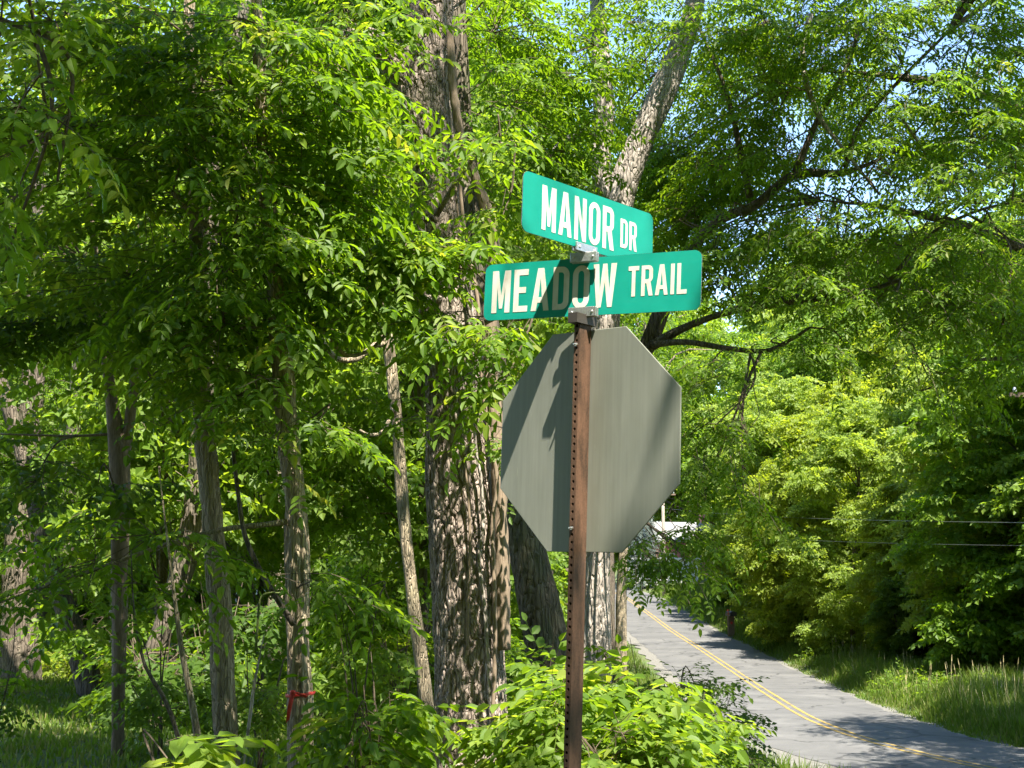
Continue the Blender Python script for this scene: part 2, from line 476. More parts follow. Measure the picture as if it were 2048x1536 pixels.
def compound(r, hi, L=0.26, n_pairs=3, ll=0.085, lw=0.040, rachis=True):
    """pinnate leaf along +x, upper side +z"""
    mb = MB()
    droop = r.uniform(0.10, 0.4)
    def pt(t): return np.array([L * t, 0, -droop * L * t * t * 0.7])
    ts = [0.30 + 0.6 * k / max(1, n_pairs - 0.4) for k in range(n_pairs)]
    for k, t in enumerate(ts):
        for sd in (-1, 1):
            a = math.radians(r.uniform(50, 68)) * sd
            s = r.uniform(0.85, 1.12) * (0.82 + 0.25 * t)
            V, Fc = leaflet(ll * s, lw * s, hi, r.uniform(0.02, 0.22))
            d = np.array([math.cos(a), math.sin(a), r.uniform(-0.45, 0.0) - droop * t * 0.4])
            R = rot_frame(d[None], np.array([[r.normal(0, 0.22), r.normal(0, 0.22), 1.0]]))[0]
            mb.add(V @ R.T + pt(t + r.uniform(-0.02, 0.02)), Fc)
    V, Fc = leaflet(ll * 1.12, lw * 1.1, hi, 0.2)
    d = np.array([1, r.normal(0, 0.15), -0.25 - droop * 0.6])
    R = rot_frame(d[None], np.array([[0, r.normal(0, 0.2), 1.0]]))[0]
    mb.add(V @ R.T + pt(0.98), Fc)
    if rachis:
        V, Fc = strands(np.array([pt(0), pt(0.5)]), np.array([pt(0.5), pt(1)]), [0.0016, 0.0013], [0.0013, 0.0008])
        mb.add(V, Fc)
    return np.concatenate(mb.v), [np.concatenate(x) for x in mb.f.values()]

def simple_twig(r, hi, n=5, L=0.22, ll=0.085, lw=0.052):
    mb = MB()
    for k in range(n):
        t = (k + 0.6) / n
        a = math.radians(r.uniform(38, 70)) * (1 if k % 2 else -1) if k < n - 1 else r.normal(0, 0.2)
        s = r.uniform(0.75, 1.15)
        V, Fc = leaflet(ll * s, lw * s, hi, r.uniform(0.02, 0.25), 0.14)
        d = np.array([math.cos(a), math.sin(a), r.uniform(-0.5, 0.12)])
        R = rot_frame(d[None], np.array([[r.normal(0, 0.25), r.normal(0, 0.25), 1.0]]))[0]
        mb.add(V @ R.T + np.array([L * t, 0, -0.03 * t]), Fc)
    V, Fc = strands(np.array([[0, 0, 0.]]), np.array([[L, 0, -0.03]]), 0.0018, 0.001)
    mb.add(V, Fc)
    return np.concatenate(mb.v), [np.concatenate(x) for x in mb.f.values()]

r0 = np.random.default_rng(3)
TPL = {
    'ash_hi': [compound(r0, True) for _ in range(6)],
    'ash_lo': [compound(r0, False, rachis=False) for _ in range(6)],
    'ash_big': [compound(r0, False, 0.42, 3, 0.15, 0.075, False) for _ in range(5)],
    'locust_lo': [compound(r0, False, 0.30, 4, 0.075, 0.042, False) for _ in range(5)],
    'shrub_hi': [simple_twig(r0, True) for _ in range(6)],
    'shrub_lo': [simple_twig(r0, False) for _ in range(5)],
    'maple_lo': [simple_twig(r0, False, 6, 0.34, 0.13, 0.11) for _ in range(5)],
    'far': [simple_twig(r0, False, 6, 0.5, 0.21, 0.15) for _ in range(5)],
}

def place_leaves(tpl, pos, R, scale, r):
    """all leaves of one template family as one vertex array; returns verts, faces, tint per face"""
    fam = TPL[tpl]; idx = r.integers(0, len(fam), len(pos))
    Vs, Fs, Ts, off = [], {}, {}, 0
    for k, (V, Fc) in enumerate(fam):
        sel = np.where(idx == k)[0]
        if not len(sel): continue
        W = np.einsum('nij,vj->nvi', R[sel], V) * scale[sel][:, None, None] + pos[sel][:, None, :]
        Vs.append(W.reshape(-1, 3))
        base = (off + np.arange(len(sel)) * len(V))[:, None, None]
        clump = r.random(len(sel))
        for f in Fc:
            if f.ndim == 1: f = f[None]
            Fs.setdefault(f.shape[1], []).append((base + f[None]).reshape(-1, f.shape[1]))
            tt = np.repeat(clump[:, None], len(f), 1)
            tt = np.clip(tt * 0.6 + r.random(tt.shape) * 0.4, 0, 1)
            Ts.setdefault(f.shape[1], []).append(tt.ravel())
        off += len(sel) * len(V)
    ks = list(Fs)
    return np.concatenate(Vs), [np.concatenate(Fs[k]) for k in ks], np.concatenate([np.concatenate(Ts[k]) for k in ks])

def sprays(P, D, L, k, r, droop=0.25, roll=0.22):
    """leaves set alternately on twigs that start at P and run along D"""
    n = len(P); D = norm(D)
    side = norm(np.cross(D, np.array([0, 0, 1.0])) + r.normal(0, 1e-3, (n, 3)))
    pos, dr = [], []
    for j in range(k):
        t = (j + 0.7) / k
        sg = 1 if j % 2 else -1
        ang = r.uniform(0.75, 1.15, n) if j < k - 1 else r.normal(0, 0.15, n)
        q = P + D * (L * t)[:, None]; q[:, 2] -= droop * L * t * t
        d = D * np.cos(ang)[:, None] + side * (sg * np.sin(ang))[:, None]
        d[:, 2] += r.uniform(-0.5, 0.02, n) - droop * t
        pos.append(q); dr.append(d)
    pos = np.concatenate(pos); dr = np.concatenate(dr)
    up = np.tile(np.array([0, 0, 1.0]), (len(pos), 1)) + r.normal(0, roll, (len(pos), 3))
    R = rot_frame(dr, up)
    tip = P + D * L[:, None]; tip[:, 2] -= droop * L
    mid = P + D * (L * 0.5)[:, None]; mid[:, 2] -= droop * L * 0.25
    tw = (np.concatenate([P, mid]), np.concatenate([mid, tip]))
    return pos, R, tw

def in_frame(P, mg=0):
    px, py, dep = project(P)
    return (px > -mg) & (px < 2048 + mg) & (py > -mg) & (py < 1536 + mg) & (dep > 0)

def cluster_sprays(cl, r, hub=None, layered=0.75):
    """spray starts and directions in layered plates inside an ellipsoid; cl = (centre, radii, n)"""
    c, rad, n = np.asarray(cl[0], float), np.asarray(cl[1], float), cl[2]
    q = norm(r.normal(0, 1, (n, 3))) * (r.random((n, 1)) ** 0.45)
    nl = max(2, int(rad[2] / 0.28))
    lay = np.round(q[:, 2] * nl) / nl + r.normal(0, 0.06 / max(rad[2], 0.1), n)
    q[:, 2] = np.where(r.random(n) < layered, lay, q[:, 2])
    P = c + q * rad
    h = c if hub is None else hub
    D = (P - h) * np.array([1, 1, 0.35]) / np.maximum(np.linalg.norm(P - h, axis=1, keepdims=True), 0.05)
    D += r.normal(0, 0.45, (n, 3)) * np.array([1, 1, 0.25])
    return P, D

def foliage(root, base, clusters, tpl, mat, r, k=7, L=(0.35, 0.75), scale=(0.85, 1.2), parts=0, limbpts=None, lp=None, twr=0.004,
            prune=None, droop=0.25, branch=True, tplp=None, roll=0.22, layered=0.75):
    """leaves, twigs and the branches that carry them; `parts` of the leaves that show largest are objects of their own"""
    Ps, Rs = [], []
    tA, tB, tr = [], [], []
    mb = MB()
    for cl in clusters:
        c = np.asarray(cl[0], float)
        hub = None
        if limbpts is not None and len(limbpts):
            j = np.argmin(((limbpts - c) ** 2).sum(1)); hub = limbpts[j]
        P, D = cluster_sprays(cl, r, hub if hub is not None and len(cl) < 4 else None, layered)
        Lr = r.uniform(L[0], L[1], len(P))
        pos, R, tw = sprays(P, D, Lr, k, r, droop, roll)
        Ps.append(pos); Rs.append(R)
        tA.append(tw[0]); tB.append(tw[1]); tr.append(np.full(len(tw[0]), twr))
        if branch:
            # a branch from the nearest limb to the cluster, sub-branches to bunches of twigs
            start = hub if hub is not None else c - np.array([0, 0, cl[1][2]])
            mid = (start + c) / 2 + r.normal(0, 0.12, 3) + np.array([0, 0, 0.10])
            end = c + r.normal(0, 0.1, 3)
            dist_ = np.linalg.norm(c - start)
            rb = min(0.035, 0.008 + 0.006 * dist_)
            pts = resample([start, mid, end], 9)
            V, Fc = tube(pts, np.linspace(rb, rb * 0.45, 9), 5); mb.add(V, Fc)
            nb = max(3, len(P) // 14)
            hubs = P[r.integers(0, len(P), nb)]
            st = pts[r.integers(3, 9, nb)]
            kink = (st + hubs) / 2 + r.normal(0, 0.10, (nb, 3))
            tA += [st, kink]; tB += [kink, hubs]; tr += [np.full(nb, rb * 0.42), np.full(nb, rb * 0.32)]
            near = np.argmin(((P[:, None, :] - hubs[None]) ** 2).sum(-1), 1)
            tA.append(hubs[near]); tB.append(P); tr.append(np.full(len(P), twr * 1.3))
    Ps = np.concatenate(Ps); Rs = np.concatenate(Rs)
    Sc = r.uniform(scale[0], scale[1], len(Ps))
    if prune is not None:
        kp = prune(Ps); Ps, Rs, Sc = Ps[kp], Rs[kp], Sc[kp]
    if parts:
        px, py, dep = project(Ps)
        ok = in_frame(Ps, -20)
        key = np.where(ok, Sc / np.maximum(dep, 0.1), -1)
        pick = np.argsort(-key)[:parts]; pick = pick[key[pick] > 0]
        fam = TPL_ME[tplp or tpl]
        ix = r.integers(0, len(fam), len(pick))
        for q, w in zip(pick, ix):
            o = bpy.data.objects.new('leaf', fam[w]); COL.objects.link(o); o.parent = root
            M = np.eye(4); M[:3, :3] = Rs[q] * Sc[q]; M[:3, 3] = Ps[q] - base
            o.matrix_local = Matrix(M.tolist())
            if o.material_slots and lp is not None and fam[w].materials[0] != lp:
                o.material_slots[0].link = 'OBJECT'; o.material_slots[0].material = lp
        keep = np.ones(len(Ps), bool); keep[pick] = False
        Ps, Rs, Sc = Ps[keep], Rs[keep], Sc[keep]
    if len(Ps):
        V, Fc, T = place_leaves(tpl, Ps, Rs, Sc, r)
        o = obj('crown', mesh_np('crown', V - base, Fc, mat, False, T), root); o['kind'] = 'stuff'
    A = np.concatenate(tA); B = np.concatenate(tB); rr = np.concatenate(tr)
    V, Fc = strands(A, B, rr, rr * 0.6); mb.add(V, Fc)
    me = mb.mesh('branches', BK_TWIG); me.transform(Matrix.Translation((-base).tolist()))
    o = obj('branches', me, root); o['kind'] = 'stuff'

TPL_ME = {}
for key, pm in (('ash_hi', 'ash'), ('shrub_hi', 'shrub')):
    TPL_ME[key] = [mesh_np('leaf', V, Fc, LP[pm]) for V, Fc in TPL[key]]

# ------------------------------------------------------------------ bark relief
def furrow(amp, hs=22.0, vs=4.2, seed=0.0):
    def fn(q):
        w = np.stack([q[:, 0] * 4, q[:, 1] * 4, q[:, 2] * 2.5], -1) + seed
        wx = vnoise(w) * 0.4; wy = vnoise(w + 31.7) * 0.4
        a = vnoise(np.stack([q[:, 0] * hs + wx + seed, q[:, 1] * hs + wy, q[:, 2] * vs], -1))
        b = vnoise(np.stack([q[:, 0] * hs * 1.9 + wy, q[:, 1] * hs * 1.9 + seed, q[:, 2] * vs * 3.3], -1))
        c = vnoise(np.stack([q[:, 0] * 3, q[:, 1] * 3, q[:, 2] * 1.1 + seed], -1))
        pl = sstep(0.015, 0.12, np.abs(a)) * (0.60 + 0.40 * sstep(0.03, 0.20, np.abs(b)))
        return amp * (pl - 0.7) + amp * 0.25 * b + 0.02 * c
    return fn
def shaggy(amp, hs=34.0, vs=2.0, seed=0.0):
    def fn(q):
        a = vnoise(np.stack([q[:, 0] * hs + seed, q[:, 1] * hs, q[:, 2] * vs], -1))
        b = vnoise(np.stack([q[:, 0] * hs * 0.6, q[:, 1] * hs * 0.6 + seed, q[:, 2] * vs * 2.2], -1))
        c = vnoise(np.stack([q[:, 0] * 5, q[:, 1] * 5, q[:, 2] * 1.6 + seed], -1))
        return amp * (sstep(-0.1, 0.3, a) - 0.5) + amp * 0.7 * (sstep(0, 0.15, b) - 0.5) + amp * 0.8 * c
    return fn

def path_px(spec, Y):
    """[(px, py, width_px)] at distance Y -> points, radii"""
    P = np.array([at(a, b, Y + (e[0] if e else 0)) for a, b, w, *e in spec])
    Rd = np.array([0.5 * s[2] * (Y + (s[3] if len(s) > 3 else 0)) / F for s in spec])
    return P, Rd

def stem_mesh(name, P, Rd, mat, disp=None, segs=10, step=0.12):
    Ls = np.linalg.norm(np.diff(P, axis=0), axis=1).sum()
    n = max(6, int(Ls / step))
    pts = resample(P, n); rad = np.interp(np.linspace(0, len(Rd) - 1, n), np.arange(len(Rd)), Rd)
    V, Fc = tube(pts, rad, segs, disp)
    return mesh_np(name, V, Fc, mat, True), pts, rad

def px_tree(name, label, Y, trunk, limbs=(), mat=BK_SHAG, disp=None, segs=14, step=0.06, ground_ext=True, group=None, cat='tree', topext=0):
    """a tree whose trunk follows what the photograph shows; returns root, base, limb points"""
    P, Rd = path_px(trunk, Y)
    gz = ground(P[0, 0], P[0, 1])[0]
    if ground_ext and P[0, 2] > gz - 0.1:
        d = norm(P[0] - P[1]); t = (gz - 0.15 - P[0, 2]) / min(d[2], -0.3)
        P = np.vstack([P[0] + d * t, P]); Rd = np.concatenate([[Rd[0] * 1.25], Rd])
    if topext:
        d = norm(P[-1] - P[-2]); d = norm(d * np.array([0.4, 0.4, 1]))
        P = np.vstack([P, P[-1] + d * topext * 0.5, P[-1] + d * topext + np.array([0.3, 0.2, 0])])
        Rd = np.concatenate([Rd, [Rd[-1] * 0.8, Rd[-1] * 0.45]])
    base = np.array([P[0, 0], P[0, 1], max(gz, P[0, 2])])
    root = thing(name, label, cat, base, group)
    me, pts, rad = stem_mesh('trunk', P, Rd, mat, disp, segs, step)
    me.transform(Matrix.Translation((-base).tolist()))
    obj('trunk', me, root)
    lp = [pts[len(pts) // 4:]]
    for sp in limbs:
        mt = sp[0] if not isinstance(sp[0], (tuple, list)) else None
        spec = sp[1] if mt is not None else sp
        Pl, Rl = path_px(spec, Y)
        me, pl, _ = stem_mesh('limb', Pl, Rl, mt or mat, disp if Rl.max() > 0.05 else None, max(7, segs // 2 if Rl.max() < 0.06 else segs), step if Rl.max() > 0.05 else 0.1)
        me.transform(Matrix.Translation((-base).tolist()))
        obj('limb', me, root); lp.append(pl[2:])
    return root, base, np.concatenate(lp)

# the overhead leaves leave gaps where the photograph shows sun on things below
SUNNY = [(at(880, 560, 11.0), 1.0), (at(700, 520, 11.0), 0.8), (at(1010, 680, 10.7), 0.7), (at(1060, 1330, 10.5), 1.0), (at(1010, 1480, 10.0), 0.8), (at(1230, 1330, 10.4), 0.6),
         (at(770, 1280, 10.2), 0.5), (at(480, 430, 10.3), 0.6), (at(1180, 1190, 16.5), 0.6), (at(580, 930, 10.5), 0.6), (at(930, 1080, 12), 0.7), (at(545, 560, 10.5), 0.3), (at(600, 1380, 10.5), 0.2), (at(930, 1280, 12), 0.7), (at(915, 860, 12), 0.75),
         (at(1190, 500, 4.6), 0.72), (at(1172, 840, 4.6), 0.50), (at(345, 1500, 7.6), 0.5), (at(1290, 280, 16.5), 0.55), (at(160, 700, 12.4), 0.5), (at(980, 290, 11), 0.4), (at(745, 60, 11.2), 0.5), (at(60, 180, 4.8), 0.25), (at(60, 1400, 20.5), 1.0), (at(230, 1390, 21.5), 0.7), (at(1420, 60, 15.3), 0.8), (at(1640, 500, 15), 0.5)]
def sun_prune(P, h0=1.2):
    kp = np.ones(len(P), bool)
    for c, rad in SUNNY:
        v = P - c
        t = v @ SUN
        dd = np.linalg.norm(v - t[:, None] * SUN, axis=1)
        kp &= ~((dd < rad) & (t > h0))
    return kp

# ------------------------------------------------------------------ the sign post
def metal(name, base, rough, met, var=0.12, bstr=0.05, sc=(3, 3, 3)):
    lo = tuple(c * (1 - var) for c in base); hi = tuple(min(1, c * (1 + var)) for c in base)
    return surf(name, [(0.3, lo), (0.7, hi)], sc, 4, rough, bstr, 0.002, 0.5, met)
m, nt, out = nodes('sign_back_aluminium')
f = noise(nt, mapping(nt, (2.2, 2.2, 0.8)), 2.4, 6, 0.6)
f2 = noise(nt, mapping(nt, (38, 38, 1.1)), 2.0, 4, 0.6)
f3 = noise(nt, mapping(nt, (90, 90, 9)), 1.6, 2, 0.5)
c = ramp(nt, mth(nt, 'ADD', mth(nt, 'MULTIPLY', f, 0.6), mth(nt, 'MULTIPLY', f2, 0.4)), [(0.32, (0.155, 0.162, 0.130)), (0.5, (0.190, 0.197, 0.162)), (0.68, (0.225, 0.232, 0.195))])
sc_ = ramp(nt, f3, [(0.72, (1, 1, 1)), (0.78, (1.25, 1.25, 1.2))])
mx = nt.nodes.new('ShaderNodeMix'); mx.data_type = 'RGBA'; mx.blend_type = 'MULTIPLY'; mx.inputs[0].default_value = 1.0
nt.links.new(c, mx.inputs[6]); nt.links.new(sc_, mx.inputs[7])
p = N_(nt, 'ShaderNodeBsdfPrincipled', Metallic=0.2)
nt.links.new(ramp(nt, f, [(0.3, (0.42,) * 3), (0.7, (0.60,) * 3)]), p.inputs['Roughness'])
nt.links.new(mx.outputs[2], p.inputs['Base Color']); nt.links.new(p.outputs[0], out.inputs[0])
ALU = m
GALV = metal('galvanised_bracket', (0.46, 0.46, 0.45), 0.38, 0.85, 0.18, 0.1, (30, 30, 30))
BOLT = metal('bright_bolt', (0.62, 0.62, 0.60), 0.3, 0.9, 0.1, 0.0)
RED = surf('red_sheeting', [(0.3, (0.42, 0.02, 0.02)), (0.7, (0.48, 0.03, 0.03))], (2, 2, 2), 3, 0.4, 0)
WHT = surf('white_sheeting', [(0.3, (0.70, 0.70, 0.67)), (0.7, (0.78, 0.78, 0.75))], (2, 2, 2), 3, 0.4, 0)
# brown post: baked enamel with rust freckles and a bare dark cap
m, nt, out = nodes('brown_post')
v = mapping(nt, (10, 10, 2.2)); f = noise(nt, v, 3, 6, 0.6)
v2 = mapping(nt, (60, 60, 60)); f2 = noise(nt, v2, 2.5, 3, 0.6)
c = ramp(nt, mth(nt, 'ADD', mth(nt, 'MULTIPLY', f, 0.7), mth(nt, 'MULTIPLY', f2, 0.3)), [(0.30, (0.028, 0.019, 0.013)), (0.42, (0.060, 0.036, 0.023)), (0.55, (0.105, 0.058, 0.036)), (0.68, (0.14, 0.078, 0.050)), (0.8, (0.20, 0.13, 0.095))])
p = N_(nt, 'ShaderNodeBsdfPrincipled', Roughness=0.68)
p.inputs['Specular IOR Level'].default_value = 0.2
nt.links.new(c, p.inputs['Base Color']); nt.links.new(bump(nt, f2, 0.15, 0.001), p.inputs['Normal']); nt.links.new(p.outputs[0], out.inputs[0])
POST = m
# green reflective sheeting, slightly bleached and scratched
m, nt, out = nodes('green_sheeting')
v = mapping(nt, (3, 3, 3)); f = noise(nt, v, 2, 5, 0.6)
v2 = mapping(nt, (5, 5, 40)); f2 = noise(nt, v2, 3, 3, 0.6)
p = N_(nt, 'ShaderNodeBsdfPrincipled', Roughness=0.38)
nt.links.new(ramp(nt, f, [(0.3, (0.0, 0.20, 0.150)), (0.7, (0.004, 0.25, 0.190))]), p.inputs['Base Color'])
nt.links.new(ramp(nt, f2, [(0.3, (0.42,) * 3), (0.7, (0.55,) * 3)]), p.inputs['Roughness']); p.inputs['Specular IOR Level'].default_value = 0.3
nt.links.new(p.outputs[0], out.inputs[0])
GREEN = m
# lettering: white, yellowed and streaked with dark scuffs
m, nt, out = nodes('white_lettering')
v = mapping(nt, (9, 9, 3)); f = noise(nt, v, 3, 5, 0.65)
v2 = mapping(nt, (30, 30, 110)); f2 = noise(nt, v2, 1.4, 3, 0.6)
c1 = ramp(nt, f, [(0.30, (0.40, 0.365, 0.27)), (0.48, (0.52, 0.50, 0.44)), (0.75, (0.58, 0.575, 0.545))])
c2 = ramp(nt, f2, [(0.20, (0.25, 0.25, 0.25)), (0.30, (1, 1, 1))])
mx = nt.nodes.new('ShaderNodeMix'); mx.data_type = 'RGBA'; mx.blend_type = 'MULTIPLY'; mx.inputs[0].default_value = 0.7
nt.links.new(c1, mx.inputs[6]); nt.links.new(c2, mx.inputs[7])
p = N_(nt, 'ShaderNodeBsdfPrincipled', Roughness=0.42)
nt.links.new(mx.outputs[2], p.inputs['Base Color']); nt.links.new(p.outputs[0], out.inputs[0])
LETTER = m

YS = 4.6
pc = at(1172, 880, YS)
LEAN = math.radians(1.77)
gz0 = ground(pc[0], pc[1])[0]
sign = thing('street_sign_post', 'brown metal post with two green street name blades and the back of a stop sign', 'sign post',
             (pc[0] - math.tan(LEAN) * (pc[2] - gz0), pc[1], gz0))
sign.rotation_mode = 'QUATERNION'
sign.rotation_quaternion = (Matrix.Rotation(LEAN, 3, 'Y') @ Matrix.Rotation(math.radians(-40), 3, 'Z')).to_quaternion()
ZC = (pc[2] - gz0) / math.cos(LEAN)
def zloc(py): return (at(1170, py, YS)[2] - gz0) / math.cos(LEAN)
ZTOP = zloc(636)
# tube: three plain walls and one wall punched with a row of holes
pw, pdp = 0.023, 0.066
mb = MB()
z0 = -0.3
for (xa, ya, xb, yb) in ((pw / 2, -pdp, pw / 2, 0), (pw / 2, 0, -pw / 2, 0), (-pw / 2, 0, -pw / 2, -pdp)):
    nn = 24
    zz = np.linspace(z0, ZTOP, nn)
    V = np.concatenate([np.column_stack([np.full(nn, xa), np.full(nn, ya), zz]), np.column_stack([np.full(nn, xb), np.full(nn, yb), zz])])
    k = np.arange(nn - 1)
    mb.add(V, [np.stack([k, k + nn, k + nn + 1, k + 1], -1)])
ch = 0.0254
ncell = int((ZTOP - z0) / ch)
hr = 0.0056
ang = np.arange(8) * math.pi / 4
for c_ in range(ncell):
    zc = ZTOP - ch * (c_ + 0.5)
    o = np.array([(pw / 2, 0), (pw / 2, ch / 2), (0, ch / 2), (-pw / 2, ch / 2), (-pw / 2, 0), (-pw / 2, -ch / 2), (0, -ch / 2), (pw / 2, -ch / 2)])
    ii_ = np.stack([np.cos(ang), np.sin(ang)], -1) * hr
    V = [(x, -pdp, zc + z) for x, z in o] + [(x, -pdp, zc + z) for x, z in ii_] + [(x * 0.95, -pdp + 0.003, zc + z * 0.95) for x, z in ii_]
    Fq = [(a, (a + 1) % 8, 8 + (a + 1) % 8, 8 + a) for a in range(8)] + [(8 + a, 8 + (a + 1) % 8, 16 + (a + 1) % 8, 16 + a) for a in range(8)]
    mb.add(V, [np.array(Fq)])
mb.add([(-pw / 2, -pdp, ZTOP), (pw / 2, -pdp, ZTOP), (pw / 2, 0, ZTOP), (-pw / 2, 0, ZTOP)], [[(0, 1, 2, 3)]])
obj('post', mb.mesh('post', POST), sign)
# octagon plate with red face on the far side
def octagon(rad, y, flip=False):
    a = math.pi / 8 + np.arange(8) * math.pi / 4
    return np.column_stack([np.cos(a) * rad, np.full(8, y), np.sin(a) * rad])
Rr = 0.381 / math.cos(math.pi / 8)
mb = MB()
V = np.vstack([octagon(Rr - 0.002, 0.001), octagon(Rr, 0.002), octagon(Rr, 0.0045)])
mb.add(V, [np.array([list(range(8))]), np.array([[a, 8 + a, 8 + (a + 1) % 8, (a + 1) % 8] for a in range(8)]), np.array([[8 + a, 16 + a, 16 + (a + 1) % 8, 8 + (a + 1) % 8] for a in range(8)]), np.array([list(range(23, 15, -1))])])
pl = obj('stop_sign_plate', mb.mesh('stop_sign_plate', ALU), sign, (0, 0, ZC))
pl['label'] = 'grey bare back of an octagonal stop sign'
obj('red_face', MB().add(octagon(Rr - 0.018, 0.0055), [np.array([list(range(7, -1, -1))])]).mesh('red_face', RED), pl)
obj('white_border', MB().add(octagon(Rr - 0.001, 0.0050), [np.array([list(range(7, -1, -1))])]).mesh('white_border', WHT), pl)
def bolt_mesh(r=0.0065, h=0.006, sh=0.012):
    mb = MB()
    a = np.arange(6) * math.pi / 3
    ring = lambda y, rr: np.column_stack([np.cos(a) * rr, np.full(6, y), np.sin(a) * rr])
    V = np.vstack([ring(0.001, r), ring(-h, r), ring(-h, r * 0.55), ring(-h - sh, r * 0.5)])
    Fq = [[k * 6 + j, k * 6 + (j + 1) % 6, k * 6 + 6 + (j + 1) % 6, k * 6 + 6 + j] for k in range(3) for j in range(6)]
    mb.add(V, [np.array(Fq), np.array([list(range(18, 24))])])
    return mb.mesh('bolt', BOLT)
bm_ = bolt_mesh()
for py in (695, 1058):
    obj('bolt', bm_, sign, (0, -pdp, zloc(py)))

def rrect(w, h, r, n=6):
    P = []
    for cx, cz, a0 in ((w / 2 - r, h / 2 - r, 0), (-w / 2 + r, h / 2 - r, 90), (-w / 2 + r, -h / 2 + r, 180), (w / 2 - r, -h / 2 + r, 270)):
        for k in range(n + 1):
            a = math.radians(a0 + 90 * k / n); P.append((cx + r * math.cos(a), cz + r * math.sin(a)))
    return np.array(P)
def arc(cx, cy, rx, ry, a0, a1, n=8):
    return [(cx + rx * math.cos(math.radians(a0 + (a1 - a0) * k / n)), cy + ry * math.sin(math.radians(a0 + (a1 - a0) * k / n))) for k in range(n + 1)]
def glyph(ch, s=0.145):
    if ch == 'M':
        w = 0.52; return w, [[(0,0),(0,1),(s*1.15,1),(w/2,.40),(w-s*1.15,1),(w,1),(w,0),(w-s,0),(w-s,.60),(w/2+.045,.10),(w/2-.045,.10),(s,.60),(s,0)]]
    if ch == 'N':
        w = 0.46; return w, [[(0,0),(0,1),(s,1),(w-s,.38),(w-s,1),(w,1),(w,0),(w-s,0),(s,.62),(s,0)]]
    if ch == 'W':
        w = 0.62; return w, [[(0,1),(s,1),(w*.275+.012,.36),(w*.5-.055,1),(w*.5+.055,1),(w*.725-.012,.36),(w-s,1),(w,1),(w*.725+.065,0),(w*.725-.055,0),(w*.5,.58),(w*.275+.055,0),(w*.275-.065,0)]]
    if ch == 'A':
        w = 0.50; q = 0.16 / 1.0
        return w, [[(0,0),(w/2-.085,1),(w/2+.085,1),(w,0),(w-s,0),(w-s-.035,.19),(s+.035,.19),(s,0)], [(s+.058,.32),(w-s-.058,.32),(w/2,.78)]]
    if ch == 'E':
        w = 0.40; return w, [[(0,0),(0,1),(w,1),(w,1-s*.95),(s,1-s*.95),(s,.58),(w*.86,.58),(w*.86,.58-s*.95),(s,.58-s*.95),(s,s*.95),(w,s*.95),(w,0)]]
    if ch == 'T':
        w = 0.42; return w, [[(0,1),(w,1),(w,1-s),(w/2+s/2,1-s),(w/2+s/2,0),(w/2-s/2,0),(w/2-s/2,1-s),(0,1-s)]]
    if ch == 'I':
        return s, [[(0,0),(0,1),(s,1),(s,0)]]
    if ch == 'L':
        w = 0.38; return w, [[(0,0),(0,1),(s,1),(s,s*.95),(w,s*.95),(w,0)]]
    if ch == 'O':
        w = 0.45; r = w / 2; ri = r - s
        o = arc(r, 1 - r, r, r, 0, 180, 14) + arc(r, r, r, r, 180, 360, 14)
        i = arc(r, 1 - r, ri, ri + .02, 0, 180, 12) + arc(r, r, ri, ri + .02, 180, 360, 12)
        return w, [o, i]
    if ch == 'D':
        w = 0.44; r = .2; ri = .08
        o = [(0,0),(0,1)] + arc(w - r, 1 - r, r, r, 90, 0) + arc(w - r, r, r, r, 0, -90)
        i = [(s,s*.9),(s,1-s*.9)] + arc(w - s - ri, 1 - s*.9 - ri, ri, ri, 90, 0) + arc(w - s - ri, s*.9 + ri, ri, ri, 0, -90)
        return w, [o, i]
    if ch == 'R':
        w = 0.45; r = .17; ri = .06
        o = [(0,0),(0,1)] + arc(w - r, 1 - r, r, r, 90, 0) + arc(w - r, .60, r, .16, 0, -60, 6) + [(w + .015, 0), (w + .015 - s * 1.1, 0), (w - s * 1.15 - .085, .41), (s, .41), (s, 0)]
        i = [(s, .54), (s, 1 - s*.9)] + arc(w - s - ri, 1 - s*.9 - ri, ri, ri, 90, 0) + arc(w - s - ri, .54 + ri, ri, ri, 0, -90)
        return w, [o, i]
def letter_mesh(ch, hgt, wid):
    w, loops = glyph(ch)
    cu = bpy.data.curves.new('letter', 'CURVE'); cu.dimensions = '2D'; cu.fill_mode = 'BOTH'; cu.extrude = 0.00025
    for lp in loops:
        sp = cu.splines.new('POLY'); sp.points.add(len(lp) - 1)
        for q, (x, y) in zip(sp.points, lp): q.co = (x / w * wid, y * hgt, 0, 1)
        sp.use_cyclic_u = True
    o = bpy.data.objects.new('tmp', cu); COL.objects.link(o)
    dg = bpy.context.evaluated_depsgraph_get()
    me = bpy.data.meshes.new_from_object(o.evaluated_get(dg))
    bpy.data.objects.remove(o); bpy.data.curves.remove(cu)
    me.transform(Matrix.Rotation(math.pi / 2, 4, 'X'))
    me.name = 'letter'; me.materials.clear(); me.materials.append(LETTER)
    return me
def word(blade, text, x0, x1, zmid, hgt, gap=0.24):
    ws = [glyph(c_)[0] for c_ in text]
    tot = sum(ws) + gap * 0.42 * (len(text) - 1)
    k = (x1 - x0) / tot; x = x0
    for c_, w in zip(text, ws):
        obj('letter', letter_mesh(c_, hgt, w * k), blade, (x, -0.0023, zmid - hgt / 2))
        x += (w + gap * 0.42) * k
